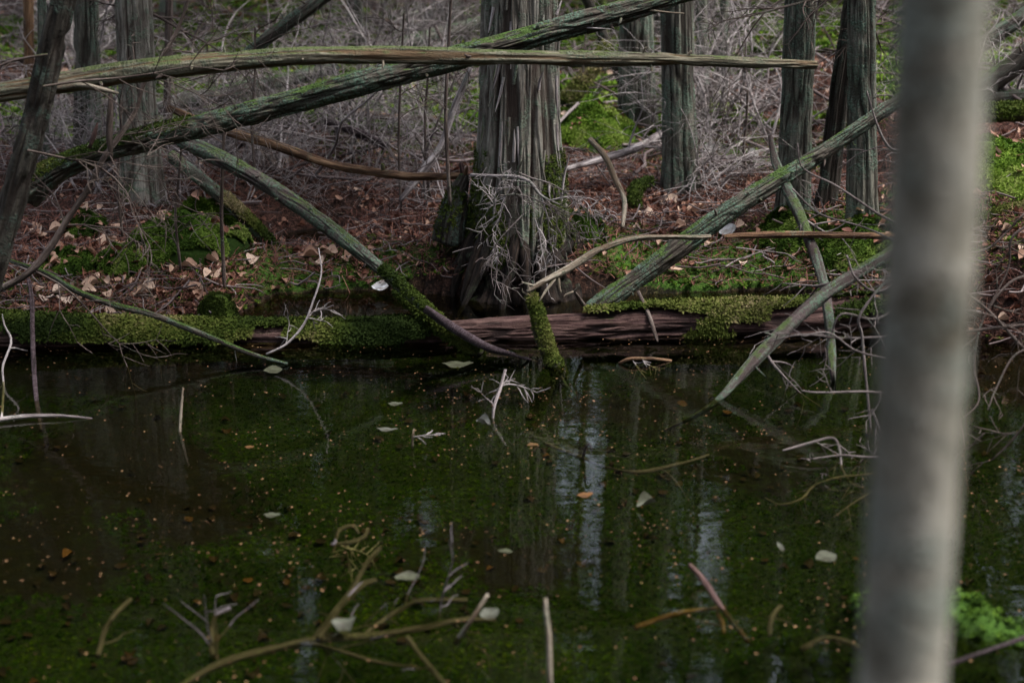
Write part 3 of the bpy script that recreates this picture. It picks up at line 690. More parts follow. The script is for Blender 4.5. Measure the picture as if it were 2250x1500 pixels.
limb("fallen_log", "green-grey log propped on the mossy waterline log and rising past the blurred trunk", "log",
     [(1300, 684, 20, 5.42), (1330, 662, 23, 5.44), (1400, 612, 21, 5.48), (1500, 538, 23, 5.52), (1600, 466, 22, 5.56), (1700, 402, 20, 5.6), (1800, 340, 17, 5.65), (1930, 252, 15, 5.7), (2080, 150, 13, 5.8)],
     'log', "wood", 72, .009, .008, 62, 7, .15, stubs=[(.36, (-.3, -.7, .7), .03, .006, 'twig_brown'), (.55, (.2, -.8, .3), .02, .005, 'log')])
limb("dead_branch", "dark twig hanging under the propped log down to the water", "branch", [(1402, 640, 4, 5.42), (1425, 690, 5, 5.35), (1440, 735, 4, 5.25), (1445, 750, 2, 5.2)], 'twig_brown', sides=8, amp=0)
limb("dead_branch", "splintered twig with a pale torn tip beside the propped log", "branch", [(1262, 640, 3, 5.3), (1275, 660, 5, 5.35), (1295, 688, 6, 5.4)], 'twig_brown', "wood", 8, .02, 0, stubs=[(.05, (-1, -.3, -.3), .05, .004, 'pale_limb'), (.05, (.6, -.4, .8), .035, .005, 'pale_limb')])

# the mossy log at the waterline, in its real bareness and covers
pl = [(-120, 746, 46, 5.24), (0, 744, 43, 5.26), (200, 748, 41, 5.28), (400, 753, 41, 5.3), (600, 756, 40, 5.31), (800, 753, 39, 5.32), (960, 744, 36, 5.32), (1100, 732, 34, 5.33), (1300, 724, 36, 5.36), (1430, 716, 40, 5.4), (1600, 714, 43, 5.42), (1780, 708, 41, 5.45), (1900, 690, 34, 5.5), (2040, 676, 26, 5.55)]
pp = [P(a, b_, y) for a, b_, r, y in pl]; rr = [rpx(p, q[2]) for p, q in zip(pp, pl)]
root = empty("mossy_log", pp[0], "half-sunk waterline log, mossy at both ends with bare purple rotten wood between", "log")
mb = MB(); pos, r, T = tube(mb, pp, rr, 110, step=.012, n=8, amp=.016, k=52, kz=2.6, lump=.08, seed=9); mb.build("wood", M['rot_wood'], root)
fx = lambda px: float(np.interp(px, pos_px, np.linspace(0, 1, len(pos))))
pos_px = [1125 + FPX*p[0]/depth(p) for p in pos]
for k_, (a, b_, n_, t0, t1, sp) in enumerate(((-120, 560, 9500, .08, .95, .68), (500, 680, 7000, .12, 1.0, .54), (630, 975, 9000, .08, .95, .74), (1285, 1440, 9500, .3, .9, .9), (1405, 1800, 11000, .38, .80, .98), (1820, 1990, 8000, .12, .55, .75))):
    moss_cover(root, pos, r, T, fx(a), fx(b_), n_*.8, .019, t0, t1, sp, .41 if b_ < 1000 else .36, "moss_cover", 3.7*k_, .021, .34)

st = limb("broken_stump", "short snapped stem wrapped in bright green moss, standing in the pond with a splintered top", "stump",
     [(1166, 648, 13, 5.02), (1178, 680, 15, 5.0), (1190, 730, 18, 4.99), (1206, 775, 17, 4.985), (1222, 806, 16, 4.98), (1232, 830, 15, ('z', -.12))], 'mossy', "wood", 28, .01, .006,
     stubs=[(.02, (-.3, -.3, 1), .035, .006, 'pale_limb'), (.03, (.1, .2, 1), .05, .005, 'lichen_limb'), (.03, (-.7, -.2, .5), .03, .004, 'pale_limb'), (.62, (.5, -.5, -.8), .06, .007, 'lichen_limb')], moss=(.0, .85, 9000, .012, .12, .55, 1.3))
limb("dead_branch", "pale bare branch arching from the splintered stump over to the propped log", "branch",
     [(1158, 640, 3, 5.0), (1190, 622, 7, 5.02), (1250, 590, 8, 5.06), (1300, 558, 8, 5.1), (1345, 537, 7, 5.14), (1400, 523, 7, 5.18), (1470, 520, 6, 5.22), (1530, 521, 5, 5.25), (1562, 519, 3, 5.27)],
     'pale_limb', "wood", 24, .012, .004, 60, 5, .13, stubs=[(.06, (-.9, -.2, .35), .04, .006, 'pale_limb'), (.18, (.1, -.3, -.9), .06, .006, 'pale_limb'), (.17, (-.6, -.5, -.7), .12, .006, 'pale_limb')])
limb("dead_branch", "brown weathered end section of dead branch resting across the propped log", "branch",
     [(1590, 520, 4, 5.24), (1640, 518, 7, 5.27), (1760, 515, 8, 5.3), (1880, 517, 8, 5.36), (2000, 520, 8, 5.45)], 'brown_wood', sides=20, amp=.005, k=60, kz=2)
limb("dead_branch", "grey lichened limb slanting down into the pond in front of the mossy log", "branch",
     [(2010, 520, 12, 5.0), (1945, 562, 13, 4.95), (1870, 608, 14, 4.9), (1800, 655, 15, 4.85), (1740, 708, 15, 4.8), (1690, 758, 15, 4.74), (1640, 812, 12, 4.67), (1588, 868, 8, 4.6), (1540, 905, 6, ('z', -.05)), (1460, 945, 4, ('z', -.14))],
     'lichen_limb', "wood", 28, .012, .004, 50, 4, .10, stubs=[(.55, (-.7, -.4, .6), .03, .006, 'lichen_limb'), (.66, (.6, -.6, -.5), .04, .004, 'lichen_limb')], twigs=2, tw=(.22, 1), tmat='twig_mid')
limb("dead_branch", "steep green lichened limb standing in the pond behind the slanting grey one", "branch",
     [(1690, 290, 5, 5.75), (1702, 350, 9, 5.7), (1725, 405, 12, 5.6), (1755, 470, 13, 5.45), (1785, 545, 13, 5.3), (1808, 620, 12, 5.15), (1820, 690, 11, 5.0), (1826, 760, 10, 4.9), (1830, 828, 6, 4.78), (1833, 860, 4, ('z', -.1))],
     'lichen_limb', "wood", 24, .012, .004, 50, 4, .10, twigs=2, tw=(.24, 1), tmat='twig_mid')
limb("dead_branch", "long thin green branch bowing over the mossy log with its tip in the water", "branch",
     [(20, 572, 4, 5.2), (100, 600, 6, 5.18), (170, 640, 7, 5.16), (250, 670, 7, 5.14), (330, 690, 7, 5.12), (400, 716, 7, 5.1), (480, 748, 6, 5.06), (560, 780, 5, 5.0), (632, 799, 3, 4.96)], 'log', "wood", 12, .02, .001, stubs=[(.82, (.1, -.2, -1), .05, .002, 'twig')])
limb("dead_branch", "thin pale twig curving up from the bowing branch's tip", "branch", [(585, 778, 2.5, 4.99), (630, 755, 3, 5.0), (668, 712, 3, 5.02), (688, 662, 2.5, 5.04), (706, 600, 2, 5.08), (700, 545, 1.2, 5.12)], 'twig', "wood", 6, .02, 0, twigs=4, tw=(.12, 1))
limb("sapling_stem", "crooked dark sapling bending up from the bank in front of the broad cedar", "sapling",
     [(-10, 640, 8, 5.0), (60, 602, 8, 5.0), (108, 548, 8, 5.02), (150, 480, 7, 5.04), (190, 420, 7, 5.06), (225, 352, 6, 5.1), (262, 300, 6, 5.15), (300, 240, 5, 5.2), (318, 180, 5, 5.22), (372, 100, 5, 5.25), (400, 40, 4, 5.28), (425, -40, 3, 5.3)], 'twig_brown', "stem", 12, .02, .001, twigs=12, tw=(.4, 2), tmat='twig_brown')
limb("stick", "bluish-grey stick standing upright in the water in front of the mossy log", "stick", [(62, 612, 4, 4.95), (70, 660, 5, 4.9), (72, 750, 5, 4.8), (78, 860, 5, 4.62), (90, 945, 4, ('z', -.06))], 'wet_wood', sides=10, amp=.001)
limb("stick", "thin forked stick rising from the water beside the upright bluish one", "stick", [(3, 925, 3, ('z', 0.0)), (8, 850, 2.5, 4.75), (6, 805, 2.5, 4.8), (25, 750, 2.5, 4.86), (10, 715, 2, 4.9), (5, 690, 1.5, 4.92)], 'twig', "wood", 6, .02, 0, twigs=2, tw=(.1, 0))
limb("stick", "pale stick lying flat on the water near the upright bluish one", "stick", [(-30, 925, 5, ('z', .01)), (60, 914, 5, ('z', .012)), (130, 913, 4, ('z', .01)), (202, 919, 2.5, ('z', .0))], 'twig', sides=8, amp=.001)
limb("fallen_log", "mossy-ended log slanting down into the leaves behind the slanting lichened log", "log", [(372, 340, 13, 6.3), (470, 418, 15, 6.3), (540, 482, 15, 6.3), (612, 556, 11, 6.35)], 'log', "wood", 28, .015, .006, moss=(.45, 1, 4200, .016, .25, .75, .8))
limb("dead_branch", "brown dead branch running through the thicket to the foot of the big cedar", "branch",
     [(370, 238, 7, 7.0), (480, 282, 10, 6.8), (600, 318, 11, 6.6), (720, 360, 9, 6.45), (800, 374, 10, 6.35), (900, 388, 9, 6.25), (1015, 386, 7, 6.15)], 'brown_wood', "wood", 20, .015, .004, stubs=[(.78, (0, -.3, 1), .03, .01, 'mossy'), (.55, (.3, -.6, -.8), .03, .006, 'pale_limb')])
limb("fallen_log", "rough brown log angling upward out of the thicket behind the level log", "log", [(520, 140, 12, 7.2), (570, 98, 14, 7.2), (620, 62, 15, 7.2), (700, 2, 15, 7.2), (780, -60, 15, 7.2)], 'log', sides=28, amp=.008)
limb("fallen_log", "grey trunk lying low in the thicket behind the slanting log", "log", [(340, 235, 16, 8.6), (480, 208, 18, 8.8), (620, 178, 16, 9.0), (740, 148, 13, 9.2)], 'cedar_far', sides=24, amp=.006)
limb("fallen_log", "mossy grey trunk lying far back, just above the level log", "log", [(780, 130, 12, 11.0), (900, 92, 14, 11.2), (1000, 66, 14, 11.4), (1075, 42, 12, 11.5)], 'cedar_far', sides=20, amp=.006)
limb("fallen_log", "reddish decayed log lying in bright moss behind the slanting log", "log", [(700, 232, 8, 8.6), (780, 246, 8, 8.6), (860, 258, 7, 8.6), (960, 262, 6, 8.6)], 'brown_wood', sides=16, amp=.006)
limb("fallen_log", "blue-grey short log half hidden among twigs behind the brown branch", "log", [(715, 265, 8, 7.8), (780, 290, 10, 7.8), (850, 322, 9, 7.8)], 'wet_wood', sides=16, amp=.003)
limb("fallen_log", "bright mossy leaning log between the big cedar and the green-barked cedar", "log", [(1238, 236, 20, 8.8), (1268, 200, 18, 8.9), (1305, 150, 15, 9.0), (1335, 100, 12, 9.1)], 'mossy', "wood", 24, .02, .006, moss=(0, 1, 1700, .028, .2, .65, 1.2))
limb("fallen_log", "dark log lying beyond the blurred stem, up the slope", "log", [(2110, 235, 22, 7.6), (2180, 180, 24, 7.6), (2250, 128, 24, 7.6), (2330, 70, 24, 7.6)], 'dark_bark', sides=24, amp=.008)
limb("fallen_log", "grey branchless trunk slanting high beyond the blurred stem", "log", [(2100, 140, 16, 8.2), (2180, 82, 18, 8.2), (2260, 30, 18, 8.2), (2340, -30, 18, 8.2)], 'log', sides=24, amp=.006)
limb("fallen_log", "thick bright-mossed log lying on the slope beyond the blurred stem", "log", [(2080, 258, 18, 7.0), (2160, 252, 20, 7.0), (2250, 246, 20, 7.0), (2340, 240, 18, 7.0)], 'mossy', "wood", 24, .02, .006, moss=(0, 1, 2200, .022, .2, .6, 1.1))
limb("fallen_log", "grey log lying level just above the bright-mossed one", "log", [(2080, 212, 12, 7.6), (2180, 212, 14, 7.6), (2330, 210, 13, 7.6)], 'cedar_far', sides=20, amp=.005)
limb("fallen_log", "yellow-green mossed branch on the slope below the bright-mossed log", "log", [(2120, 500, 9, 5.9), (2190, 470, 12, 5.9), (2270, 452, 12, 5.9)], 'mossy', "wood", 18, .02, .004, moss=(0, 1, 3500, .014, .25, .7, 1.0))
limb("dead_branch", "pale thin limb leaning on the bank between the big cedar and the straight grey cedar", "branch", [(1295, 305, 6, 6.7), (1330, 345, 7, 6.65), (1352, 395, 7, 6.6), (1372, 440, 6, 6.5), (1368, 500, 4, 6.35)], 'pale_limb', sides=12, amp=.001)
limb("dead_branch", "long grey branch leaning from the big cedar down through the thicket", "branch", [(1035, 150, 5, 7.0), (1000, 230, 7, 7.0), (970, 320, 8, 6.95), (930, 375, 9, 6.9), (880, 440, 6, 6.85)], 'twig', sides=10, amp=.001)
limb("dead_branch", "fallen grey branch crossing the litter at the straight grey cedar's foot", "branch", [(1240, 372, 6, 7.0), (1320, 350, 8, 7.2), (1400, 325, 9, 7.4), (1460, 290, 7, 7.6)], 'twig', "wood", 12, .02, .001, twigs=5, tw=(.4, 2))
limb("mossy_branch", "upright mossy stub on the bank near the straight grey cedar", "stump", [(1395, 475, 15, 6.9), (1392, 440, 14, 6.9), (1400, 412, 12, 6.95), (1430, 400, 9, 7.0)], 'mossy', "wood", 18, .02, .005, moss=(0, 1, 2600, .02, .1, .5, 1.5))
limb("broken_stump", "dark rotten stump leaning against the big cedar's mossy foot", "stump", [(985, 530, 34, 6.05), (992, 480, 30, 6.05), (1005, 425, 22, 6.08), (1022, 385, 12, 6.1)], 'dark_bark', "wood", 48, .012, .014, 25, 2, .12, stubs=[(.98, (-.2, 0, 1), .05, .012, 'rot_wood'), (.95, (.3, -.2, .9), .04, .01, 'brown_wood')], moss=(.1, .8, 1500, .015, .05, .4, 1.2))
limb("mossy_branch", "small moss-capped stump tucked behind the waterline log", "stump", [(478, 705, 42, 5.5), (480, 680, 38, 5.5), (482, 662, 26, 5.5), (484, 650, 10, 5.5)], 'mossy', "wood", 24, .015, .008, moss=(0, 1, 22000, .014, .05, .45, 1.7))
limb("bark_strip", "dark strip of bark hanging straight down from the level log near the leaning tree", "bark strip", [(243, 200, 4, 5.03), (243, 240, 7, 5.02), (240, 300, 8, 5.02), (246, 352, 4, 5.02)], 'twig_brown', sides=8, amp=.002)
limb("bark_strip", "pale torn splinter jutting from the underside of the level log", "bark strip", [(120, 195, 5, 5.0), (180, 188, 7, 4.98), (220, 196, 6, 4.96), (260, 205, 2, 4.95)], 'pale_limb', sides=8, amp=.002)
limb("bark_strip", "pinkish splinter caught upright on the slanting log", "bark strip", [(196, 326, 3, 5.38), (206, 298, 6, 5.38), (214, 270, 2, 5.38)], 'rot_wood', sides=8, amp=.001)
for a, b0, b1, y, rr_, lab in ((985, -30, 450, 5.9, 4, "thin dark vine-like stem hanging upright beside the big cedar"), (393, 300, 592, 5.75, 3, "thin straight shoot rising from the large moss mound"), (490, 230, 640, 5.7, 4, "thin straight shoot at the pond-side edge of the large moss mound"),
        (940, 60, 430, 7.2, 3, "slim brown shoot in the thicket beside the vine-like stem"), (880, 30, 520, 6.9, 3, "slim upright shoot in the middle of the thicket"), (265, 220, 520, 5.8, 3, "thin dark shoot in front of the broad cedar's foot"), (560, 60, 420, 6.6, 3, "slim brown shoot where the slanting logs part"), (1640, 200, 420, 7.4, 3.5, "slim dark shoot between the straight cedar and the lichen-grey one")):
    limb("sapling_stem", lab, "sapling", [(a+4, b1, rr_, y), (a-random.uniform(3, 9), b1*.6+b0*.4, rr_, y), (a, b1*.3+b0*.7, rr_*.9, y), (a+random.uniform(-4, 9), b0, rr_*.7, y)], 'twig_brown', "stem", 8, .03, .0006, twigs=5, tw=(.3, 1), tmat='twig_brown')

# dead bough hanging in front of the big cedar
root = empty("dead_branch", P(1040, 385, 5.8), "dry silvery twig spray hanging in front of the big cedar's foot", "branch")
mb = MB(); pp = [P(a, b_, y) for a, b_, y in ((1035, 385, 5.75), (1085, 387, 5.65), (1130, 388, 5.6), (1165, 400, 5.55), (1190, 430, 5.52), (1230, 450, 5.5))]
pos, r, T = tube(mb, pp, [.008, .007, .007, .006, .005, .003], 8, n=6); mb.build("limb", M['twig'], root)
random.seed(21)
for k_, (a, b_, y) in enumerate(((1130, 388, 5.6), (1165, 400, 5.55), (1190, 430, 5.52), (1150, 470, 5.55), (1085, 470, 5.55), (1120, 480, 5.5), (1175, 480, 5.5), (1140, 380, 5.6), (1210, 440, 5.5), (1100, 430, 5.55))):
    m2 = MB(); twig(m2, P(a, b_, y), (random.uniform(-.35, 1.0), random.uniform(-.3, .1), random.uniform(-1.2, .2) if k_ < 8 else .1), random.uniform(.2, .4), .0034, 2, .5, .42, 6); m2.build("twig", M[('twig', 'twig_mid')[k_ % 2]], root)
# twiggy shrub standing in the pond at the blurred stem, and its neighbour on the other side
def hand_shrub(lab, base, lines, n_extra, box, seed, mat='twig', L=.22):
    random.seed(seed)
    root = empty("bare_shrub", base, lab, "shrub", None)
    for ln in lines:
        mb = MB(); pp = [P(a, b_, y) for a, b_, r, y in ln]; pos, r, T = tube(mb, pp, [rpx(p, q[2]*.8) for p, q in zip(pp, ln)], 6, n=6, wig=.006)
        for q in range(3):
            i = random.randrange(2, len(pos)); s = np.array([random.gauss(0, 1), random.gauss(0, .6), random.gauss(0, 1)]); s -= T[i]*np.dot(s, T[i]); s /= np.linalg.norm(s)
            twig(mb, pos[i], s*.8+T[i]*.7, random.uniform(.06, L), max(.0013, r[i]*.42), 1, .15, .26, 5, .5, .8, .7)
        mb.build("branch", M[mat], root)
hand_shrub("pale leafless shrub overhanging the pond beside the blurred stem", P(1990, 700, 4.5),
    [[(2000, 560, 4, 4.5), (1960, 600, 4, 4.45), (1890, 690, 4, 4.4), (1895, 740, 4, 4.4), (1905, 850, 4, 4.35), (1915, 960, 3, 4.3)],
     [(2010, 640, 4, 4.5), (1930, 700, 4, 4.45), (1850, 690, 3, 4.4), (1825, 740, 2.5, 4.4), (1812, 760, 2, 4.4)],
     [(2010, 720, 4, 4.4), (1950, 738, 4, 4.4), (1850, 742, 4, 4.4), (1760, 735, 3, 4.4), (1685, 752, 2, 4.4)],
     [(2010, 800, 4, 4.3), (1960, 790, 4, 4.3), (1880, 770, 3, 4.3), (1820, 730, 2.5, 4.3), (1760, 738, 2, 4.3)],
     [(2010, 850, 4, 4.3), (1950, 862, 4, 4.25), (1895, 860, 3.5, 4.22), (1800, 862, 3, 4.2), (1762, 858, 2, 4.2)],
     [(2000, 600, 4, 4.6), (1930, 640, 4, 4.55), (1880, 610, 3, 4.5), (1860, 560, 2, 4.5)],
     [(1990, 500, 4, 4.9), (1930, 470, 4, 4.9), (1840, 410, 3, 4.9), (1765, 370, 2.5, 4.9), (1752, 315, 2, 4.9)],
     [(1990, 540, 3, 4.9), (1900, 500, 3, 4.9), (1800, 470, 3, 4.9), (1740, 415, 2.5, 4.9)],
     [(1985, 330, 3, 5.2), (1955, 325, 4, 5.2), (1930, 280, 3, 5.2), (1905, 200, 2, 5.2)],
     [(1915, 900, 4, 4.25), (1940, 960, 4, 4.2), (1975, 1000, 4, 4.15)]], 0, None, 31, 'twig_mid')
hand_shrub("grey leafless shrub drooping over the water beyond the blurred stem, at the dark bank", P(2200, 700, 4.3),
    [[(2290, 712, 5, 4.3), (2200, 718, 5, 4.3), (2130, 728, 5, 4.3), (2080, 735, 3, 4.3)],
     [(2120, 640, 4, 4.3), (2180, 690, 4, 4.3), (2250, 765, 5, 4.3), (2300, 800, 5, 4.3)],
     [(2290, 600, 4, 4.4), (2220, 620, 4, 4.4), (2160, 700, 3, 4.35), (2140, 800, 3, 4.3), (2150, 880, 2.5, 4.25), (2110, 925, 1.5, 4.2)],
     [(2290, 480, 4, 4.6), (2225, 520, 4, 4.6), (2215, 590, 3, 4.6), (2170, 680, 2, 4.55)],
     [(2290, 760, 3, 4.2), (2230, 780, 3, 4.2), (2190, 850, 2.5, 4.15), (2170, 900, 2, 4.1)],
     [(2290, 880, 3, 3.9), (2230, 960, 3, 3.9), (2180, 1010, 2, 3.9)],
     [(2120, 560, 3, 4.8), (2180, 540, 3, 4.8), (2250, 470, 3, 4.8)]], 0, None, 33, 'twig_brown')
hand_shrub("low branching twig heap lying on the water beside the blurred stem", G(1960, 1010, .02),
    [[(1720, 990, 4, 4.05), (1790, 970, 4, 4.07), (1830, 962, 4, 4.08), (1845, 985, 4, 4.05), (1850, 1030, 3, 3.98)],
     [(1990, 1005, 4, 4.0), (1900, 1004, 4, 4.02), (1850, 1000, 3, 4.02), (1775, 1010, 2.5, 4.0)],
     [(2000, 1030, 3, 3.95), (1900, 1042, 3, 3.93), (1840, 1048, 3, 3.92), (1790, 1065, 3, 3.88), (1760, 1095, 3, 3.82), (1715, 1107, 2.5, 3.80), (1680, 1092, 1.5, 3.83)],
     [(1850, 1030, 3, 3.97), (1870, 1060, 2.5, 3.92), (1905, 1075, 2, 3.87)],
     [(1950, 1060, 3, 3.9), (1880, 1100, 2.5, 3.8), (1830, 1135, 2, 3.75)]], 0, None, 35, 'twig_mid', L=.12)

# sticks and sunken branches in the pond
SUNK = 'sunk_wood'
limb("sunken_branch", "long pale submerged branch reaching across the pond floor with forked side limbs", "branch",
     [(360, 1530, 8.2, ('z', -.03)), (470, 1462, 8.2, ('z', -.03)), (560, 1430, 8.2, ('z', -.03)), (700, 1402, 8.2, ('z', -.025)), (850, 1390, 7.5, ('z', -.025)), (1000, 1358, 6.8, ('z', -.02)), (1090, 1355, 4.8, ('z', -.02))], SUNK, "wood", 14, .015, .003, lump=.16, wig=.04, twigs=5, tw=(.2, 1), tmat=SUNK)
for lab, pts in (("submerged side limb bending up from the long pale sunken branch", [(700, 1402, 6.8, ('z', -.02)), (745, 1340, 6.8, ('z', -.01)), (790, 1285, 6.8, ('z', -.006)), (825, 1270, 5.4, ('z', -.006))]),
                 ("straighter submerged limb branching off above the long sunken branch", [(690, 1400, 6.1, ('z', -.03)), (760, 1310, 6.8, ('z', -.015)), (800, 1240, 5.4, ('z', -.01)), (830, 1205, 6, ('z', -.01))]),
                 ("arched submerged limb over the middle of the long sunken branch", [(800, 1392, 5.4, ('z', -.04)), (870, 1345, 6.1, ('z', -.03)), (925, 1320, 6.1, ('z', -.02)), (1025, 1322, 5.4, ('z', -.02))]),
                 ("submerged limb running down from the long sunken branch toward the bottom edge", [(895, 1400, 5.4, ('z', -.02)), (930, 1450, 5.4, ('z', -.02)), (975, 1510, 5.4, ('z', -.02))]),
                 ("thin submerged limb crossing below the long sunken branch", [(600, 1420, 4.8, ('z', -.04)), (700, 1415, 4.8, ('z', -.03)), (820, 1455, 5.4, ('z', -.03)), (925, 1465, 4.8, ('z', -.03))]),
                 ("short crooked sunken stick near the hidden stone-dark water by the long branch's base", [(468, 1440, 5.4, ('z', -.02)), (465, 1370, 6.1, ('z', -.01)), (480, 1350, 5.4, ('z', -.004)), (505, 1340, 6, ('z', -.004))]),
                 ("faint curved sunken stick in the dark corner water", [(215, 1440, 5.4, ('z', -.06)), (235, 1370, 6.1, ('z', -.05)), (280, 1318, 4.8, ('z', -.04))]),
                 ("forked sunken stick beside the foot of the blurred stem", [(1760, 1425, 6, ('z', -.02)), (1810, 1402, 5.4, ('z', -.01)), (1850, 1408, 4.8, ('z', -.01)), (1885, 1425, 6, ('z', -.02))]),
                 ("thin brown sunken stick pointing at the dark upright stick", [(1395, 1378, 5, ('z', -.03)), (1480, 1352, 6, ('z', -.03)), (1590, 1335, 5, ('z', -.03))]),
                 ("long thin sunken twig lying in the middle of the pond", [(1200, 975, 4, ('z', -.01)), (1270, 1002, 4, ('z', -.01)), (1340, 1028, 4, ('z', -.012)), (1420, 1035, 4, ('z', -.012)), (1560, 1000, 3, ('z', -.012))]),
                 ("reddish curled sunken stick between the slanting dark stick and the moss patch", [(1590, 1390, 4, ('z', -.02)), (1585, 1365, 5, ('z', -.02)), (1575, 1345, 4, ('z', -.02))]),
                 ("pale curled sunken stick near the moss patch", [(1690, 1395, 4, ('z', -.02)), (1695, 1360, 5, ('z', -.015)), (1715, 1330, 4, ('z', -.01))]),
                 ("dark wet stick lying on the wet litter by the foot of the blurred stem", [(2085, 1460, 5.4, ('z', .05)), (2150, 1435, 5.4, ('z', .07)), (2230, 1405, 4.8, ('z', .08)), (2290, 1385, 6, ('z', .07))])):
    limb("sunken_branch", lab, "branch", pts, 'wet_wood' if 'dark wet' in lab else ('brown_wood' if 'brown' in lab or 'reddish' in lab else SUNK), "wood", 12, .015, .003, lump=.16, wig=.03, twigs=0 if 'dark wet' in lab else 1, tw=(.12, 0), tmat=SUNK)
for lab, pts, mt, tw_ in (
    ("pale stick poking out of the water over the long sunken branch", [(1000, 1412, 6, ('z', -.02)), (1035, 1362, 6, 2.92), (1072, 1304, 5, 2.94)], 'pale_limb', 0),
    ("upright pale stick at the bottom middle of the pond", [(1210, 1520, 5.4, ('z', -.02)), (1205, 1400, 7, 2.75), (1198, 1350, 6, 2.76), (1195, 1312, 4, 2.77)], 'pale_limb', 0),
    ("forked pale twig sticking up in front of the mossy stump", [(1082, 925, 3, ('z', -.01)), (1086, 890, 4, 4.42), (1100, 850, 4, 4.46), (1110, 812, 2.5, 4.5)], 'twig', 3),
    ("thin upright twig in the shaded end of the pond", [(395, 955, 3, ('z', -.01)), (398, 900, 3, 4.3), (404, 850, 2, 4.32)], 'pale_limb', 0),
    ("dark slanting stick half out of the water near the blurred stem", [(1645, 1410, 5, ('z', -.05)), (1590, 1340, 5.4, ('z', -.005)), (1545, 1275, 7, 3.2), (1512, 1238, 5, 3.22)], 'rot_wood', 0),
    ("gnarled pale knot of twigs lifting from the pond", [(730, 1196, 5, ('z', .0)), (770, 1192, 5, 3.52), (800, 1180, 5, 3.54), (808, 1160, 3, 3.56)], 'sunk_wood', 3),
    ("second looped twig beside the gnarled pale knot", [(735, 1192, 4, ('z', .0)), (745, 1165, 5, 3.55), (775, 1155, 5, 3.57), (785, 1172, 4, 3.55)], 'sunk_wood', 0),
    ("reddish wet twig lying on the water in front of the bare purple wood", [(1360, 798, 3, ('z', .0)), (1385, 788, 4, ('z', .02)), (1430, 788, 4, ('z', .015)), (1475, 792, 3, ('z', .0))], 'brown_wood', 2),
    ("small black looped twig standing in the pond's middle", [(1280, 1005, 3, ('z', .0)), (1288, 980, 3, 3.98), (1297, 975, 3, 3.98), (1300, 990, 3, 3.97)], 'wet_wood', 0),
    ("thin bent twig breaking the surface near the knot of twigs", [(905, 985, 2.5, ('z', .0)), (907, 955, 2.5, 4.12), (910, 942, 2, 4.13)], 'pale_limb', 1)):
    limb("stick", lab, "stick", pts, mt, "wood", 9, .012, .0016, lump=.16, wig=.015, twigs=tw_, tw=(.10, 1), stubs=())

# ------------------------------------------------------------------ shrubs of the thicket
SHRUBS = []
random.seed(3)
for s in range(9):
    mb = MB()
    for k_ in range(random.randint(4, 7)):
        a = random.uniform(0, 6.28); ln = random.uniform(.1, .7)
        twig(mb, (random.uniform(-.12, .12), random.uniform(-.12, .12), -.05), (math.cos(a)*ln, math.sin(a)*ln, 1), random.uniform(.9, 1.9), random.uniform(.007, .014), 2, .45, .34, 7, random.random(), 1.0, .75)
    o = mb.build("bare_shrub", M[('twig', 'twig_mid', 'twig')[s % 3]]); SHRUBS.append(o.data); bpy.data.objects.remove(o)
def shrub(x, y, lab, grp, s, z=None):
    o = bpy.data.objects.new("bare_shrub", random.choice(SHRUBS)); C.objects.link(o)
    o.location = (x, y, g1(x, y) if z is None else z); o.rotation_euler = (random.gauss(0, .12), random.gauss(0, .12), random.uniform(0, 6.28)); o.scale = (s*random.uniform(.9, 1.2), s, s*random.uniform(.6, .95))
    tag(o, lab, "shrub", grp)
ZONES = [(40, 240, 60, 440, 16, "leafless twiggy shrub in the tangle behind the leaning tree", "leafless shrubs behind the leaning tree"),
         (380, 1040, 60, 400, 24, "leafless twiggy shrub in the thicket between the broad cedar and the big cedar", "leafless shrubs between the two large cedars"),
         (1260, 1700, 60, 340, 22, "leafless twiggy shrub among the cedars beyond the big cedar", "leafless shrubs among the farther cedars"),
         (360, 1030, 300, 480, 20, "low leafless twiggy shrub just behind the slanting logs", "low leafless shrubs behind the slanting logs"),
         (1260, 1700, 250, 430, 18, "low leafless twiggy shrub around the straight grey cedar", "low leafless shrubs around the straight grey cedar"),
         (2140, 2300, 60, 420, 6, "leafless twiggy shrub on the slope beyond the blurred stem", "leafless shrubs on the slope beyond the blurred stem")]
for x0, x1, y0, y1, n_, lab, grp in ZONES:
    for k_ in range(n_):
        a = random.uniform(x0, x1); b_ = y0+(y1-y0)*random.random()**.9
        g = ghit(a, b_, 6.3)
        if (1200 < a < 1470 and g[1] < 11.5) or (700 < a < 900 and b_ < 260 and g[1] < 9.5): continue
        shrub(g[0], g[1], lab, grp, random.uniform(.45, .95)*(.6 if 'low' in lab else .75 if g[1] < 7.5 else 1.0))

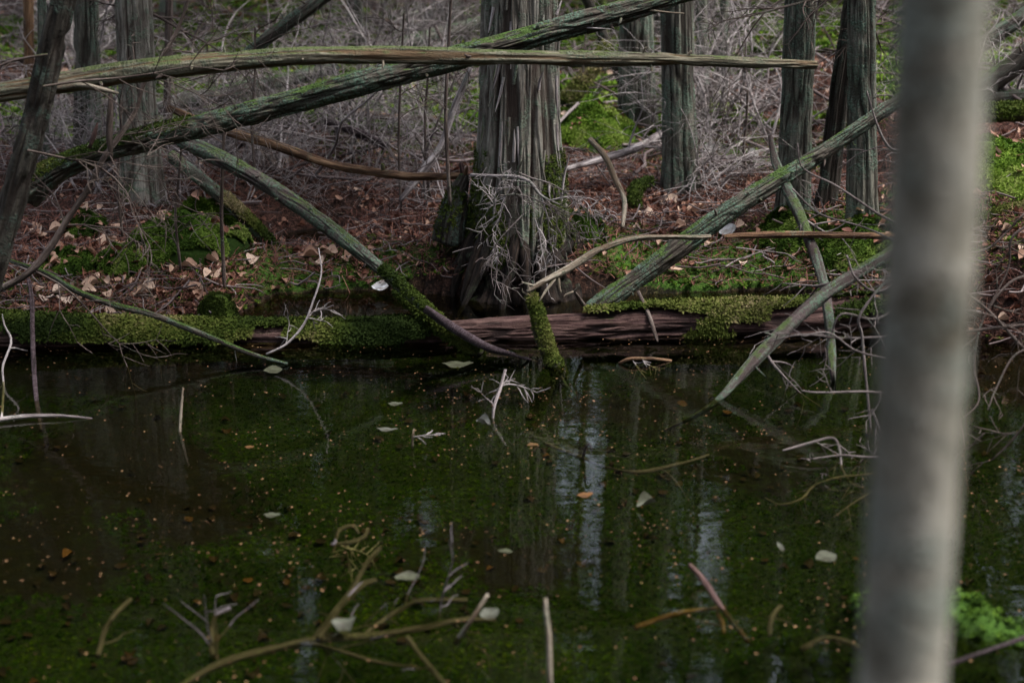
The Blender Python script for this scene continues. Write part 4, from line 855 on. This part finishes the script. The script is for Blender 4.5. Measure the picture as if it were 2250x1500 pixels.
# ------------------------------------------------------------------ moss mounds
M['mound'] = tint_mat("mound_moss", [(0, (.012, .028, .004)), (.4, (.044, .088, .010)), (.75, (.105, .165, .026)), (1, (.20, .23, .075))], .9, .15, .1)
MOUNDS = []
def moss_mound(a, b_, rx, ry, h, lab, t0, t1, n_, sc=.02):
    g = ghit(a, b_); c = np.array([g[0], g[1]])
    def hf(u, v):
        d = np.clip(1-(u*u+v*v), 0, 1); return h*d**.6*(1+1.1*(fbm(u*2+a, v*2, 0, 81, 3)-.5)+.5*(fbm(u*6+a, v*6, 0, 82, 3)-.5))
    MOUNDS.append((c, rx, ry, hf))
    mb = MB(); n = 40; rr2 = np.linspace(0, 1.05, 16)[:, None]; th = np.linspace(0, 2*math.pi, n, endpoint=False)[None]
    u, v = rr2*np.cos(th), rr2*np.sin(th); x, y = c[0]+u*rx, c[1]+v*ry
    z = ground(x, y)+hf(u, v)-.015
    i = np.arange(15)[:, None]*n; j = np.arange(n)[None]
    mb.add(np.stack([x, y, z], -1).reshape(-1, 3), np.stack([i+j, i+n+j, i+n+(j+1) % n, i+(j+1) % n], -1).reshape(-1, 4), None, None, None, .03)
    n_ = int(n_*1.5); r_ = np.sqrt(RNG.random(n_)); t_ = RNG.uniform(0, 6.28, n_); u, v = r_*np.cos(t_), r_*np.sin(t_)
    x, y = c[0]+u*rx, c[1]+v*ry; z = ground(x, y)+hf(u, v)-.004
    kp = fbm(u*3+a, v*3, 0, 85, 3)-.45*sstep(.55, 1, np.hypot(u, v)) > .02
    u, v, x, y, z = u[kp], v[kp], x[kp], y[kp], z[kp]; n_ = len(x)
    tn = fbm(u*2.5+a*.1, v*2.5, 0, 83, 3)
    nr = np.stack([u*.8, v*.8-.0, np.full_like(u, .75)], -1); nr /= np.linalg.norm(nr, axis=1)[:, None]
    tdir = np.arctan2(nr[:, 1], nr[:, 0]); tilt = np.arccos(nr[:, 2])
    scatter(mb, TUFTS+FUZZ, np.stack([x, y, z], -1), RNG.uniform(0, 6.28, n_), tilt+RNG.normal(0, .3, n_), RNG.uniform(sc*.6, sc*1.25, n_), np.clip(t0+(t1-t0)*(tn-.25)*2+RNG.normal(0, .1, n_), 0, 1), tdir)
    tag(mb.build("moss_mound", M['mound'] if sc < .024 else M['moss'], loc=(g[0], g[1], g[2]), smooth=False), lab, "moss mound")
moss_mound(420, 545, .27, .30, .17, "largest rounded green moss mound on the leafy bank", .25, .85, 7500, .020)
moss_mound(268, 592, .12, .14, .09, "smaller moss mound in front of the largest one, nearer the leaning tree", .2, .75, 2600, .018)
moss_mound(150, 595, .13, .12, .08, "greyish moss mound beside the leaning tree's stem", .15, .6, 2200, .017)
moss_mound(185, 510, .11, .12, .07, "low dark-green moss mound up the bank from the greyish one", .1, .6, 1800, .018)
moss_mound(1300, 300, .34, .40, .15, "bright green moss mound between the big cedar and the green-barked cedar", .45, 1.0, 5200, .028)
moss_mound(800, 215, .55, .5, .14, "yellow-green moss mound in the thicket under the level log", .35, .9, 5200, .035)
moss_mound(2215, 385, .35, .5, .13, "wide green moss mound on the slope beyond the blurred stem", .3, .9, 5500, .026)
moss_mound(1900, 560, .24, .2, .11, "olive moss mound on the bank behind the slanting grey limb", .2, .8, 3600, .018)
moss_mound(1740, 520, .18, .16, .09, "dull moss mound at the lichen-grey cedar's foot", .25, .85, 2400, .018)
moss_mound(1285, 510, .11, .10, .08, "mossy hump against the waterward side of the big cedar's foot", .1, .55, 2600, .016)

# ------------------------------------------------------------------ litter, tufts, specks (nobody could count them)
def in_view(n, y0, y1, pw=1.0, m=.44, off=.3):
    y = y0+(y1-y0)*RNG.random(n)**pw; x = RNG.uniform(-1, 1, n)*(y*m*.95+off); return x, y
def on_land(x, y):
    z = ground(x, y); k_ = z > .008; return x[k_], y[k_], z[k_]
mb = MB()
x, y = in_view(24000, 5.1, 11, 1.4); x, y, z = on_land(x, y)
k_ = fbm(x*1.6, y*1.6, 0, 91, 3)+.5*(RNG.random(len(x))-.5) > .47+.14*sstep(6.6, 8.5, y); x, y, z = x[k_], y[k_], z[k_]; n = len(x)
scatter(mb, LEAVES, np.stack([x, y, z+.012], -1), RNG.uniform(0, 6.28, n), RNG.normal(0, .30, n), RNG.uniform(.018, .056, n), RNG.beta(1.3, 2.0, n))
x, y = in_view(3600, 10.5, 22); z = ground(x, y); n = len(x)
scatter(mb, LEAVES, np.stack([x, y, z+.02], -1), RNG.uniform(0, 6.28, n), RNG.normal(0, .5, n), RNG.uniform(.05, .11, n), RNG.beta(1.4, 2.2, n))
for c_, rx, ry, hf in MOUNDS:
    n = int(20+120*rx); r_ = np.sqrt(RNG.random(n))*1.1; t_ = RNG.uniform(0, 6.28, n); u, v = r_*np.cos(t_), r_*np.sin(t_); x, y = c_[0]+u*rx, c_[1]+v*ry
    scatter(mb, LEAVES+NEEDLES, np.stack([x, y, ground(x, y)+hf(u, v)+.018], -1), RNG.uniform(0, 6.28, n), RNG.normal(.2, .4, n), RNG.uniform(.02, .06, n), RNG.beta(1.6, 2, n))
tag(mb.build("leaf_litter", M['litter']), "curled brown beech leaves strewn over the bank", "leaf litter", None, 'stuff')
mb = MB()
x, y = in_view(75000, 5.1, 9.5, 1.5); x, y, z = on_land(x, y); n = len(x)
scatter(mb, NEEDLES, np.stack([x, y, z+RNG.uniform(.0, .02, n)], -1), RNG.uniform(0, 6.28, n), RNG.normal(0, .5, n), RNG.uniform(.03, .10, n), RNG.beta(1.5, 1.8, n))
tag(mb.build("needle_litter", M['needle']), "reddish cedar sprays and needles carpeting the bank", "needle litter", None, 'stuff')
mb = MB()
x, y = in_view(2600, 5.2, 9, 1.3); x, y, z = on_land(x, y); n = len(x)
scatter(mb, STICKS, np.stack([x, y, z+.02], -1), RNG.uniform(0, 6.28, n), RNG.normal(0, .22, n), RNG.uniform(.10, .38, n), RNG.beta(1.6, 1.6, n))
x, y = in_view(2200, 7.5, 20, .9); z = ground(x, y); n = len(x)
scatter(mb, STICKS, np.stack([x, y, z+.05], -1), RNG.uniform(0, 6.28, n), RNG.normal(0, .5, n), RNG.uniform(.25, 1.0, n), RNG.beta(1.5, 1.7, n))
tag(mb.build("twig_litter", M['stickm']), "fallen grey twigs scattered all over the forest floor", "twig litter", None, 'stuff')
mb = MB()
x, y = in_view(60000, 5.1, 10, 1.5); x, y, z = on_land(x, y); f = moss_field(x, y)+.35*(fbm(x*6, y*6, 0, 95, 3)-.5)+.16*(RNG.random(len(x))-.5)
k_ = f > .50; x, y, z, f = x[k_], y[k_], z[k_], f[k_]; n = len(x)
scatter(mb, TUFTS, np.stack([x, y, z], -1), RNG.uniform(0, 6.28, n), RNG.normal(0, .3, n), RNG.uniform(.011, .026, n), np.clip(RNG.beta(1.5, 1.8, n), 0, 1))
x, y = in_view(52000, 8.5, 20, 1.4); z = ground(x, y)+.02; f = moss_field(x, y)+.35*(fbm(x*3, y*3, 0, 95, 3)-.5); k_ = f > .43; x, y, z = x[k_], y[k_], z[k_]; n = len(x)
scatter(mb, TUFTS, np.stack([x, y, z], -1), RNG.uniform(0, 6.28, n), RNG.normal(0, .3, n), RNG.uniform(.04, .085, n), RNG.beta(2.2, 1.4, n))
x = RNG.uniform(.55, 1.95, 9000); y = RNG.uniform(2.35, 3.35, 9000); z = ground(x, y); k_ = (z > -.006) & (bed_field(x, y)+.8*(fbm(x*12, y*12, 0, 34, 3)-.5) > .5); x, y, z = x[k_], y[k_], z[k_]; n = len(x)
scatter(mb, TUFTS, np.stack([x, y, z], -1), RNG.uniform(0, 6.28, n), RNG.normal(0, .3, n), RNG.uniform(.010, .020, n), np.clip(.05+.55*RNG.random(n), 0, 1))
tag(mb.build("moss_carpet", M['moss'], smooth=False), "bright green star moss dotted over the bank and the wet hummock", "moss", None, 'stuff')
mb = MB()
x, y = in_view(80000, 2.3, 5.6, 1.1); z = ground(x, y); f = bed_field(x, y)+.3*(fbm(x*7, y*7, 0, 97, 3)-.5)
k_ = (z < -.005) & (f > .46); x, y, z = x[k_], y[k_], z[k_]; n = len(x)
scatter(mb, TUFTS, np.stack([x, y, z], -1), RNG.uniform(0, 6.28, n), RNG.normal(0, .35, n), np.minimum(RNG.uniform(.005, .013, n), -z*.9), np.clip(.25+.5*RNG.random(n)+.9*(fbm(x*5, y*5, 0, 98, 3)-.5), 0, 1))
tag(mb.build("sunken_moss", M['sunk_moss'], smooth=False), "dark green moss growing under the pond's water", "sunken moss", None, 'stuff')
mb = MB()
x, y = in_view(1300, 2.3, 5.9, 1.0); z = ground(x, y); f = fbm(x*2, y*2, 0, 99, 3)+.3*(RNG.random(len(x))-.5)-.2*(bed_field(x, y)-.5)
k_ = (z < -.03) & (f > .48); x, y, z = x[k_], y[k_], z[k_]; n = len(x)
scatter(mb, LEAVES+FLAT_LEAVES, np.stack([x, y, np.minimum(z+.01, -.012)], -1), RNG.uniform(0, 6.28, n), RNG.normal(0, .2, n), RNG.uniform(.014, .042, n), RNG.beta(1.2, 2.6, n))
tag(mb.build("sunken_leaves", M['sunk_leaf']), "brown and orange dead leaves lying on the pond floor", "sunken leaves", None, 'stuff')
mb = MB()
x, y = in_view(900, 2.35, 5.7, .8); cl = RNG.integers(0, 170, 5200)
x = x[cl]+RNG.normal(0, .34, 5200)*RNG.random(5200); y = y[cl]+RNG.normal(0, .22, 5200)*RNG.random(5200); z = ground(x, y); k_ = z < -.008; x, y = x[k_], y[k_]; n = len(x)
scatter(mb, FLAT_LEAVES, np.stack([x, y, np.full(n, .0015)], -1), RNG.uniform(0, 6.28, n), RNG.normal(0, .05, n), np.where(RNG.random(n) < .25, RNG.uniform(.005, .009, n), RNG.uniform(.0018, .0042, n)), RNG.random(n))
tag(mb.build("floating_debris", M['speck']), "tiny tan bud scales and specks floating on the water", "floating debris", None, 'stuff')

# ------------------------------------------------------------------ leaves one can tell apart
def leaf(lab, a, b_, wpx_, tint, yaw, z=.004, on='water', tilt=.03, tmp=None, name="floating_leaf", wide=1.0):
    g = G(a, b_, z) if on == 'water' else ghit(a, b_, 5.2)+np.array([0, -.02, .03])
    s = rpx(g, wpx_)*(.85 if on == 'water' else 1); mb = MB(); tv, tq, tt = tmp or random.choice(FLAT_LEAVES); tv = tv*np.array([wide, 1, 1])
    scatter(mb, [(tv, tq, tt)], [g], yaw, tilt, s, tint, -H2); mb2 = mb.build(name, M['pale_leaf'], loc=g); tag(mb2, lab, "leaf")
H2 = math.pi/2
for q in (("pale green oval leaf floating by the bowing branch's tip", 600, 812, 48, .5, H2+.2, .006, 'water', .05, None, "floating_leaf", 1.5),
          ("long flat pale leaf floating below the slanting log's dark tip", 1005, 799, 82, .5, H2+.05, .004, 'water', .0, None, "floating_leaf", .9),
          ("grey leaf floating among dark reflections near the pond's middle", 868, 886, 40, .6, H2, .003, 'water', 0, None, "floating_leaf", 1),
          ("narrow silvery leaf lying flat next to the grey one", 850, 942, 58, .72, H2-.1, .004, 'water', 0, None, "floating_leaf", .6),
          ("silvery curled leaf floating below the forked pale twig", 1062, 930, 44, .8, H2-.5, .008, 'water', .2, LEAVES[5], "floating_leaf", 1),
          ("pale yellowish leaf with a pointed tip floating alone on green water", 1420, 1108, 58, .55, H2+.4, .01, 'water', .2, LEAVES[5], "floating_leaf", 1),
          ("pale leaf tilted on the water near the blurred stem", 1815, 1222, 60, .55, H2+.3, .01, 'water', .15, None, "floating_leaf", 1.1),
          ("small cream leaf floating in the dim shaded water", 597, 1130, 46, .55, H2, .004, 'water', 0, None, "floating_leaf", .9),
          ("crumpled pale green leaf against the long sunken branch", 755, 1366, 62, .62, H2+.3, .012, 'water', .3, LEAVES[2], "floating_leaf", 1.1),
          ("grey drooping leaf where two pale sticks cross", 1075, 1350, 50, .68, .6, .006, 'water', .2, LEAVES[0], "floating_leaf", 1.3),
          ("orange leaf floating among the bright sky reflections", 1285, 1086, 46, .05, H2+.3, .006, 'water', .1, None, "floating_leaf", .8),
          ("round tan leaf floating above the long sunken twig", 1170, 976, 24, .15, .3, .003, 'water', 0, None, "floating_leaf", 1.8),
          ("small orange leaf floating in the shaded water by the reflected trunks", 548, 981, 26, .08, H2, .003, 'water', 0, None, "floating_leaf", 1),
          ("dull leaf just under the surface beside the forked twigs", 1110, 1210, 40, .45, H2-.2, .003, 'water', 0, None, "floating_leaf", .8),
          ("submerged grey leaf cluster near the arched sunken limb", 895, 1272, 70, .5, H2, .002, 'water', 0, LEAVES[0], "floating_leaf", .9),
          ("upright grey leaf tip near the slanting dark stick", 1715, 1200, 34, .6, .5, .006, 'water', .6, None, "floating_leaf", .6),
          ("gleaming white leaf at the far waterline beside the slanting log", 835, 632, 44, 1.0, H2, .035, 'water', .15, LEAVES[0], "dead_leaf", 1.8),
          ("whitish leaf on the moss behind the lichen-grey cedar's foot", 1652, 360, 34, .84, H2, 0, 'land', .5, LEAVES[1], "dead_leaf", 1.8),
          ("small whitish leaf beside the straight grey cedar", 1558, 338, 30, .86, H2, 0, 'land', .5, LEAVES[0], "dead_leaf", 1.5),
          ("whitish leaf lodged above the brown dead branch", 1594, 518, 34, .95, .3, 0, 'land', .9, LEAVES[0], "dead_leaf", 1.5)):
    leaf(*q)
mbk = None
random.seed(12)
for k_ in range(84):                                                 # the larger beech leaves on the bank, each lying by itself
    if k_ < 52: a, b_ = random.uniform(80, 480), random.uniform(470, 680)
    elif k_ < 68: a, b_ = random.uniform(1420, 1640), random.uniform(430, 640)
    else: a, b_ = random.uniform(540, 800), random.uniform(480, 600)
    g = ghit(a, b_, 5.3)
    if g[2] < .01: continue
    mb = MB(); scatter(mb, [LEAVES[k_ % 6]], [g+np.array([0, -.01, .022])], random.uniform(0, 6.28), random.uniform(-.2, .5), random.uniform(.05, .085), random.uniform(.6, 1.0), -H2)
    zone = ("large curled tan beech leaf on the bank by the moss mounds", "tan leaves by the moss mounds") if k_ < 52 else ("large curled tan beech leaf on the bank beneath the propped log", "tan leaves beneath the propped log") if k_ < 68 else ("large curled tan beech leaf by the small inlet behind the waterline log", "tan leaves by the inlet")
    tag(mb.build("dead_leaf", M['litter'], loc=g), zone[0], "leaf", zone[1])
